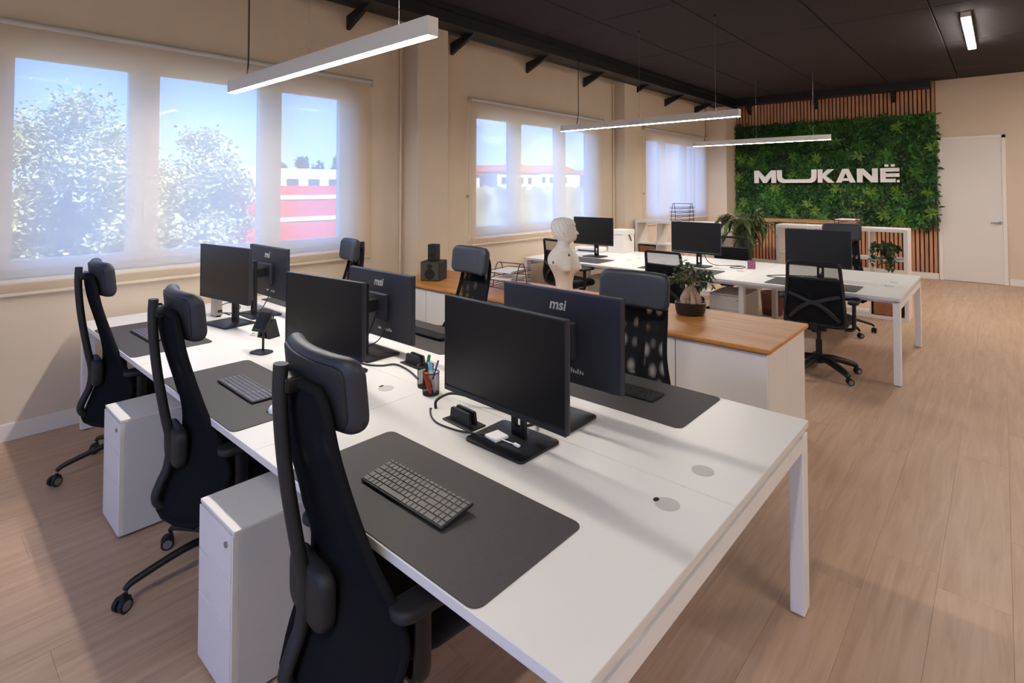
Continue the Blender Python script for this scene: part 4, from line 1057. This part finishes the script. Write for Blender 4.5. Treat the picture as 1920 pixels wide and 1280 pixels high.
# ================================================================== SHELVES BEHIND THE SECOND DESK
def cube_shelf(x0, x1, y0, h, cols, rows, label, d=.38, back=False):
    t = thing('cube_shelf', label, 'shelf', ((x0 + x1) / 2, y0 + d / 2, 0), 0, 'white cube shelves')
    w = (x1 - x0) / 2; T = .042
    for s_ in (-1, 1): MB().rbox(min(s_ * w, s_ * (w - T)), max(s_ * w, s_ * (w - T)), -d / 2, d / 2, 0, h - T, .002, 1).build('side', 'kallax_white', t, smooth=False)
    MB().rbox(-w, w, -d / 2, d / 2, h - T, h, .002, 1).build('top', 'kallax_white', t, smooth=False)
    MB().rbox(-w + T, w - T, -d / 2, d / 2, 0, T, .002, 1).build('bottom', 'kallax_white', t, smooth=False)
    cw = (2 * w - 2 * T) / cols; ch = (h - 2 * T) / rows
    for k in range(1, rows): MB().box(-w + T, w - T, -d / 2 + .002, d / 2 - .002, T + ch * k - .009, T + ch * k + .009).build('shelf_board', 'kallax_white', t, smooth=False)
    for k in range(1, cols): MB().box(-w + T + cw * k - .009, -w + T + cw * k + .009, -d / 2 + .002, d / 2 - .002, T, h - T).build('divider', 'kallax_white', t, smooth=False)
    return t, (lambda c, r: ((x0 + T + cw * (c + .5)), y0 + d / 2, T + ch * r + (.009 if r else 0)))
K1, k1 = cube_shelf(-4.67, -3.16, 8.42, 1.125, 4, 3, 'white cube shelf under the farthest window')
K2, k2 = cube_shelf(-2.42, -.885, 8.42, 1.15, 4, 3, 'white open cube shelf behind the right-hand chairs')
def insert_box(p, label, m_='box_brown'):
    t = thing('storage_box', label, 'box', p, 0, 'brown storage boxes in the shelves')
    w, d, h = .155, .17, .30
    MB().box(-w, w, -d, -d + .008, 0, h).box(-w, w, d - .008, d, 0, h).box(-w, -w + .008, -d, d, 0, h).box(w - .008, w, -d, d, 0, h).box(-w, w, -d, d, 0, .008).build('body', m_, t, smooth=False)
    MB().rbox(-.03, .03, -d - .001, -d + .002, h - .085, h - .045, .0005, 1).build('grip_hole', 'rubber', t, smooth=False)
insert_box(k1(0, 1), 'brown storage box in left column of window shelf')
insert_box(k2(3, 0), 'brown storage box in the bottom right of open shelf')
insert_box(k2(0, 0), 'brown storage box in the bottom left of open shelf')
letter_tray((-3.90, 8.60, 1.125), R(4), 'dark wire letter trays on top of the window shelf', 4, .30, .33)
letter_tray((-1.56, 8.60, 1.15), R(-6), 'dark wire letter trays on top of open shelf', 2, .27, .33)
o = MB().rbox(-.11, .11, -.15, .14, 0, .012, .001, 1).build('paper_stack', 'paper', loc=(-1.56, 8.60, 1.15 + .0895), rot=(0, 0, R(-6)), smooth=False); tag(o, 'white papers in the tray on the open shelf', 'paper')
def leafy(name, label, loc, fn, n, m_, stems=None, pot=None, seed=1):
    t = thing(name, label, 'plant', loc); r_ = random.Random(seed); lf = MB(); fn(lf, r_)
    o = lf.build('foliage', m_, t, smooth=False, fix=False); o['kind'] = 'stuff'
    return t
# trailing pothos in a shelf cell
p = k2(3, 2); pot = thing('plant_pot', 'small dark pot with trailing plant in open shelf', 'plant pot', (p[0] - .02, p[1] - .06, p[2]))
MB().lathe([(.05, 0), (.06, .02), (.068, .11), (.07, .115), (.06, .115), (.058, .10)], 24).build('bowl', 'pot_black', pot)
MB().lathe([(.001, .098), (.058, .098)], 20).build('soil', 'soil', pot)
pp = thing('trailing_plant', 'green trailing plant spilling over the open shelf', 'plant', (p[0] - .02, p[1] - .06, p[2] + .10))
rb = random.Random(8); lf = MB(); st = MB()
for k in range(22):
    a = rb.uniform(0, 2 * PI); L_ = rb.uniform(.05, .12); droop = rb.uniform(.05, .26) if math.sin(a) < 0 else rb.uniform(-.05, .03)
    r1 = L_; y_ = min(math.sin(a) * r1, .1)
    pts = smooth_path([(0, 0, 0), (math.cos(a) * r1 * .5, y_ * .5 - .02, .07), (math.cos(a) * r1, (y_ - .09) if droop > .04 else y_ * .8, .06), (math.cos(a) * r1 * 1.15, (y_ - .135) if droop > .04 else y_, .03 - droop)], 4)
    st.tube(pts, .0022, 5)
    for q in pts[2:]:
        for _ in range(2): leaf(lf, q, Vector((rb.uniform(-1, 1), rb.uniform(-1.2, .3), rb.uniform(-.8, .6))), Vector((rb.uniform(-.4, .4), -.5, 1)), rb.uniform(.04, .065), rb.uniform(.028, .042), .35)
st.build('stem', 'leaf_dark', pp); o = lf.build('foliage', 'leaf_dark', pp, smooth=False, fix=False); o['kind'] = 'stuff'
# kentia palm standing on the floor between the shelves
px_, py_ = -2.68, 8.08
t = thing('planter', 'pale round planter of the palm between shelves', 'plant pot', (px_, py_, 0))
MB().lathe([(.13, 0), (.15, .02), (.17, .30), (.175, .32), (.16, .32), (.155, .29)], 28).build('bowl', 'kallax_white', t); MB().lathe([(.001, .285), (.155, .285)], 24).build('soil', 'soil', t)
t = thing('palm_plant', 'feathery green palm standing between the two shelves', 'plant', (px_, py_, .285))
rb = random.Random(21); st = MB()
for k in range(26):
    a = rb.uniform(0, 2 * PI); out = rb.uniform(.06, .34); H = rb.uniform(.74, 1.10) - out * .25
    bx_, by_ = math.cos(a) * out, math.sin(a) * out * .8
    P_ = smooth_path([(math.cos(a) * .03, math.sin(a) * .03, 0), (bx_ * .25, by_ * .25, H * .5), (bx_ * .6, by_ * .6, H * .86), (bx_ * 1.0, by_ * 1.0, H), (bx_ * 1.35, by_ * 1.35, H - .05)], 5)
    fr = MB().tube(P_, [.007 - .0055 * i / (len(P_) - 1) for i in range(len(P_))], 6)
    for i in range(7, len(P_)):
        d = (P_[min(i + 1, len(P_) - 1)] - P_[i - 1]).normalized(); s_ = d.cross(Vector((0, 0, 1))).normalized()
        for sg_ in (-1, 1):
            for h_ in (0, .5):
                leaf(fr, P_[i] - d * .02 * h_, d * .9 + s_ * sg_ + Vector((0, 0, -.15)), Vector((0, 0, 1)), rb.uniform(.15, .24), .018, .35)
    fr.build('frond', 'leaf_palm', t, smooth=False, fix=False)
# woven bin
t = thing('waste_bin', 'brown woven waste bin behind the second desk', 'bin', (-2.28, 7.75, 0))
MB().lathe([(.115, 0), (.12, .01), (.14, .29), (.142, .30), (.13, .30), (.112, .02), (.01, .015)], 28).build('body', 'wicker', t)
m_ = MB()
for k in range(10): m_.tube([((.12 + .02 * k / 10 + .002) * math.cos(2 * PI * q / 28), (.12 + .02 * k / 10 + .002) * math.sin(2 * PI * q / 28), .02 + .028 * k) for q in range(29)], .004, 6)
o = m_.build('weave_band', 'wicker', t); o['kind'] = 'stuff'
# archive box and router on the second desk
t = thing('archive_box', 'white lidded archive box right of the bust-side monitor', 'box', (-4.13, 7.02, D), R(-4))
MB().rbox(-.13, .13, -.12, .16, 0, .265, .003, 1).build('body', 'kallax_white', t, smooth=False)
MB().rbox(-.136, .136, -.126, .166, .265, .33, .003, 1).build('lid', 'kallax_white', t, smooth=False)
MB().tube(smooth_path([(.137, .02, .26), (.15, .03, .22), (.165, .03, .17)], 4), .008, 6).build('strap', 'wire_dark', t)
t = thing('white_printer', 'low white device behind the bust-side monitor', 'printer', (-4.50, 6.80, D), R(5))
MB().rbox(-.22, .22, -.09, .09, .0, .07, .015, 3).build('case', 'white_plastic', t); MB().rbox(-.16, .16, -.10, -.085, .012, .03, .003, 1).build('paper_slot', 'cable_black', t)
t = thing('photo_card', 'small printed photo card standing on the second desk', 'card', (-2.15, 6.56, D), R(12))
MB().rbox(-.042, .042, -.003, .003, 0, .10, .001, 1).build('card', 'photo_print', t, smooth=False); MB().prism([(.002, 0), (.03, 0), (.003, .07)], 'x', -.01, .01).build('easel', 'kallax_white', t, smooth=False)
# wooden console in front of the plant wall
t = thing('console_table', 'narrow wooden console table below plant wall', 'table', (-3.2, 11.75, 0))
MB().rbox(-1.255, 1.26, -.16, .19, 1.0, 1.06, .008, 2).build('top', 'board_wood', t)
for s_ in (-1, 1):
    MB().rbox(s_ * 1.2 - .03, s_ * 1.2 + .03, -.13, .16, .93, 1.0, .003, 1).build('bracket', 'steel_black', t)
    for y_ in (-.11, .13): MB().rbox(s_ * 1.2 - .02, s_ * 1.2 + .02, y_ - .02, y_ + .02, 0, .93, .003, 1).build('leg', 'steel_black', t)

# ================================================================== OUTSIDE THE WINDOWS
GZ = -4.6
struct(MB().box(-300, 200, -200, 300, GZ - .5, GZ).build('ground', 'ground_out', smooth=False), 'pale ground outside')
def tree(loc, H, rx, rz, label, n, seed, m_='leaf_tree', leafs=.115):
    t = thing('tree', label, 'tree', loc, 0, 'trees outside the windows'); r_ = random.Random(seed)
    MB().tube([(0, 0, 0), (.1, 0, H * .35), (0, .1, H * .75)], [.28, .2, .08], 8).build('trunk', 'bark', t)
    lf = MB(); cl = []
    for _ in range(60):
        a = r_.uniform(0, 2 * PI); e = math.asin(r_.uniform(-.95, 1)); q = r_.uniform(.35, 1.0)
        cl.append(Vector((math.cos(a) * math.cos(e) * rx * q, math.sin(a) * math.cos(e) * rx * q, H - rz + math.sin(e) * rz * q)))
    for k in range(n):
        c = r_.choice(cl); o_ = c + Vector((r_.gauss(0, .34), r_.gauss(0, .34), r_.gauss(0, .26))) * (rx / 2.2)
        d = Vector((r_.uniform(-1, 1), r_.uniform(-1, 1), r_.uniform(-.6, .9))).normalized(); s_ = d.cross(Vector((r_.uniform(-1, 1), r_.uniform(-1, 1), 1))).normalized()
        L_ = leafs * r_.uniform(.7, 1.5); w_ = L_ * r_.uniform(.25, .45)
        lf.add([o_, o_ + d * L_ * .5 + s_ * w_, o_ + d * L_, o_ + d * L_ * .5 - s_ * w_], [(0, 1, 2, 3)])
    o = lf.build('foliage', m_, t, smooth=False, fix=False); o['kind'] = 'stuff'
tree((-18.5, 2.9, GZ), 8.75, 2.1, 3.6, 'big pale green tree outside the left window pane', 34000, 1)
tree((-18.8, 6.35, GZ), 8.0, 1.75, 3.4, 'shorter pale green tree outside the middle window pane', 30000, 2)
tree((-14.6, 3.9, GZ), 6.3, 1.6, 2.8, 'low tree crown between the two taller ones', 22000, 3)
tree((-15.0, .6, GZ), 6.2, 1.5, 2.8, 'tree at far left edge of the window view', 18000, 4)
def block(name, x0, x1, y0, y1, z1, m_, label, roof=None, wins=None, cat='building'):
    t = thing(name, label, cat, ((x0 + x1) / 2, (y0 + y1) / 2, GZ)); c = t.location
    MB().box(x0 - c.x, x1 - c.x, y0 - c.y, y1 - c.y, 0, z1 - GZ).build('wall', m_, t, smooth=False)
    if roof: MB().prism([(y0 - c.y - .4, z1 - GZ), ((y0 + y1) / 2 - c.y, z1 - GZ + roof), (y1 - c.y + .4, z1 - GZ)], 'x', x0 - c.x - .4, x1 - c.x + .4).build('roof', 'roof_tile', t, smooth=False)
    for (a, b_, e, f_) in (wins or []): MB().box(x1 - c.x - .05, x1 - c.x + .04, a - c.y, b_ - c.y, e - GZ, f_ - GZ).build('window', 'window_dark', t, smooth=False)
    return t
rd = block('red_hall', -44, -30, 12.4, 22, 1.8, 'red_paint', 'long red hall with white stripes seen through left window')
for z in (1.14, -.11, -1.45): MB().box(6.98, 7.06, -4.8, 4.8, z - GZ - .12, z - GZ + .12).build('white_stripe', 'white_render', rd, smooth=False)
block('white_hall', -75, -60, 22.5, 44, 3.9, 'white_render', 'long white hall behind the red one', wins=[(24 + 2.6 * k, 25.4 + 2.6 * k, 1.9, 2.7) for k in range(7)])
for k in range(9):
    yk = 30 + 2.3 * k + random.uniform(-.5, .5)
    tree((-84, yk * 1.35, GZ), 11.0 + random.uniform(-.8, .6), 1.1, 1.6, 'distant dark horizon tree, %s from left above the white hall' % ['first', 'second', 'third', 'fourth', 'fifth', 'sixth', 'seventh', 'eighth', 'ninth'][k], 500, 40 + k, 'leaf_dark', .5)
bl = [(-80, -62, 52, 62, 3.7, 1.3), (-78, -60, 64, 75, 4.3, 1.4), (-84, -62, 77, 90, 4.6, 1.5), (-75, -58, 92, 104, 4.2, 1.3)]
labs = ['distant white house with red roof, left pane of middle window', 'distant white house with red roof, beside its left neighbour', 'distant white house with red roof, middle pane of middle window', 'distant white house with red roof, right pane of middle window']
for (a, b_, c, d, e, f_), l_ in zip(bl, labs):
    block('house', a, b_, c, d, e, 'white_render', l_, f_, [(c + 1 + 2.2 * k, c + 2 + 2.2 * k, e - 2, e - .9) for k in range(4)])
t = thing('hedge', 'long grey-green hedge in front of the distant houses', 'hedge', (-55, 76, GZ))
hm = MB().grid(lambda u, v: (-1.2 + 2.4 * v + .5 * math.sin(u * 90), -30 + 64 * u, 6.4 * max(0, math.sin(PI * v)) ** .3 + .25 * math.sin(u * 133) * (v > .2) * (v < .8)), 140, 6).build('foliage', 'hedge', t); hm['kind'] = 'stuff'
struct(MB().box(-58, -30, 34, 66, GZ, GZ + .06).build('lawn', 'field_green', smooth=False), 'green field outside')
block('backdrop', -19.5, -8.2, 36, 60, 9.0, 'white_render', 'added large white warehouse close outside the farthest window')  # invented sunlit block, put there to whiten the view through the farthest blind
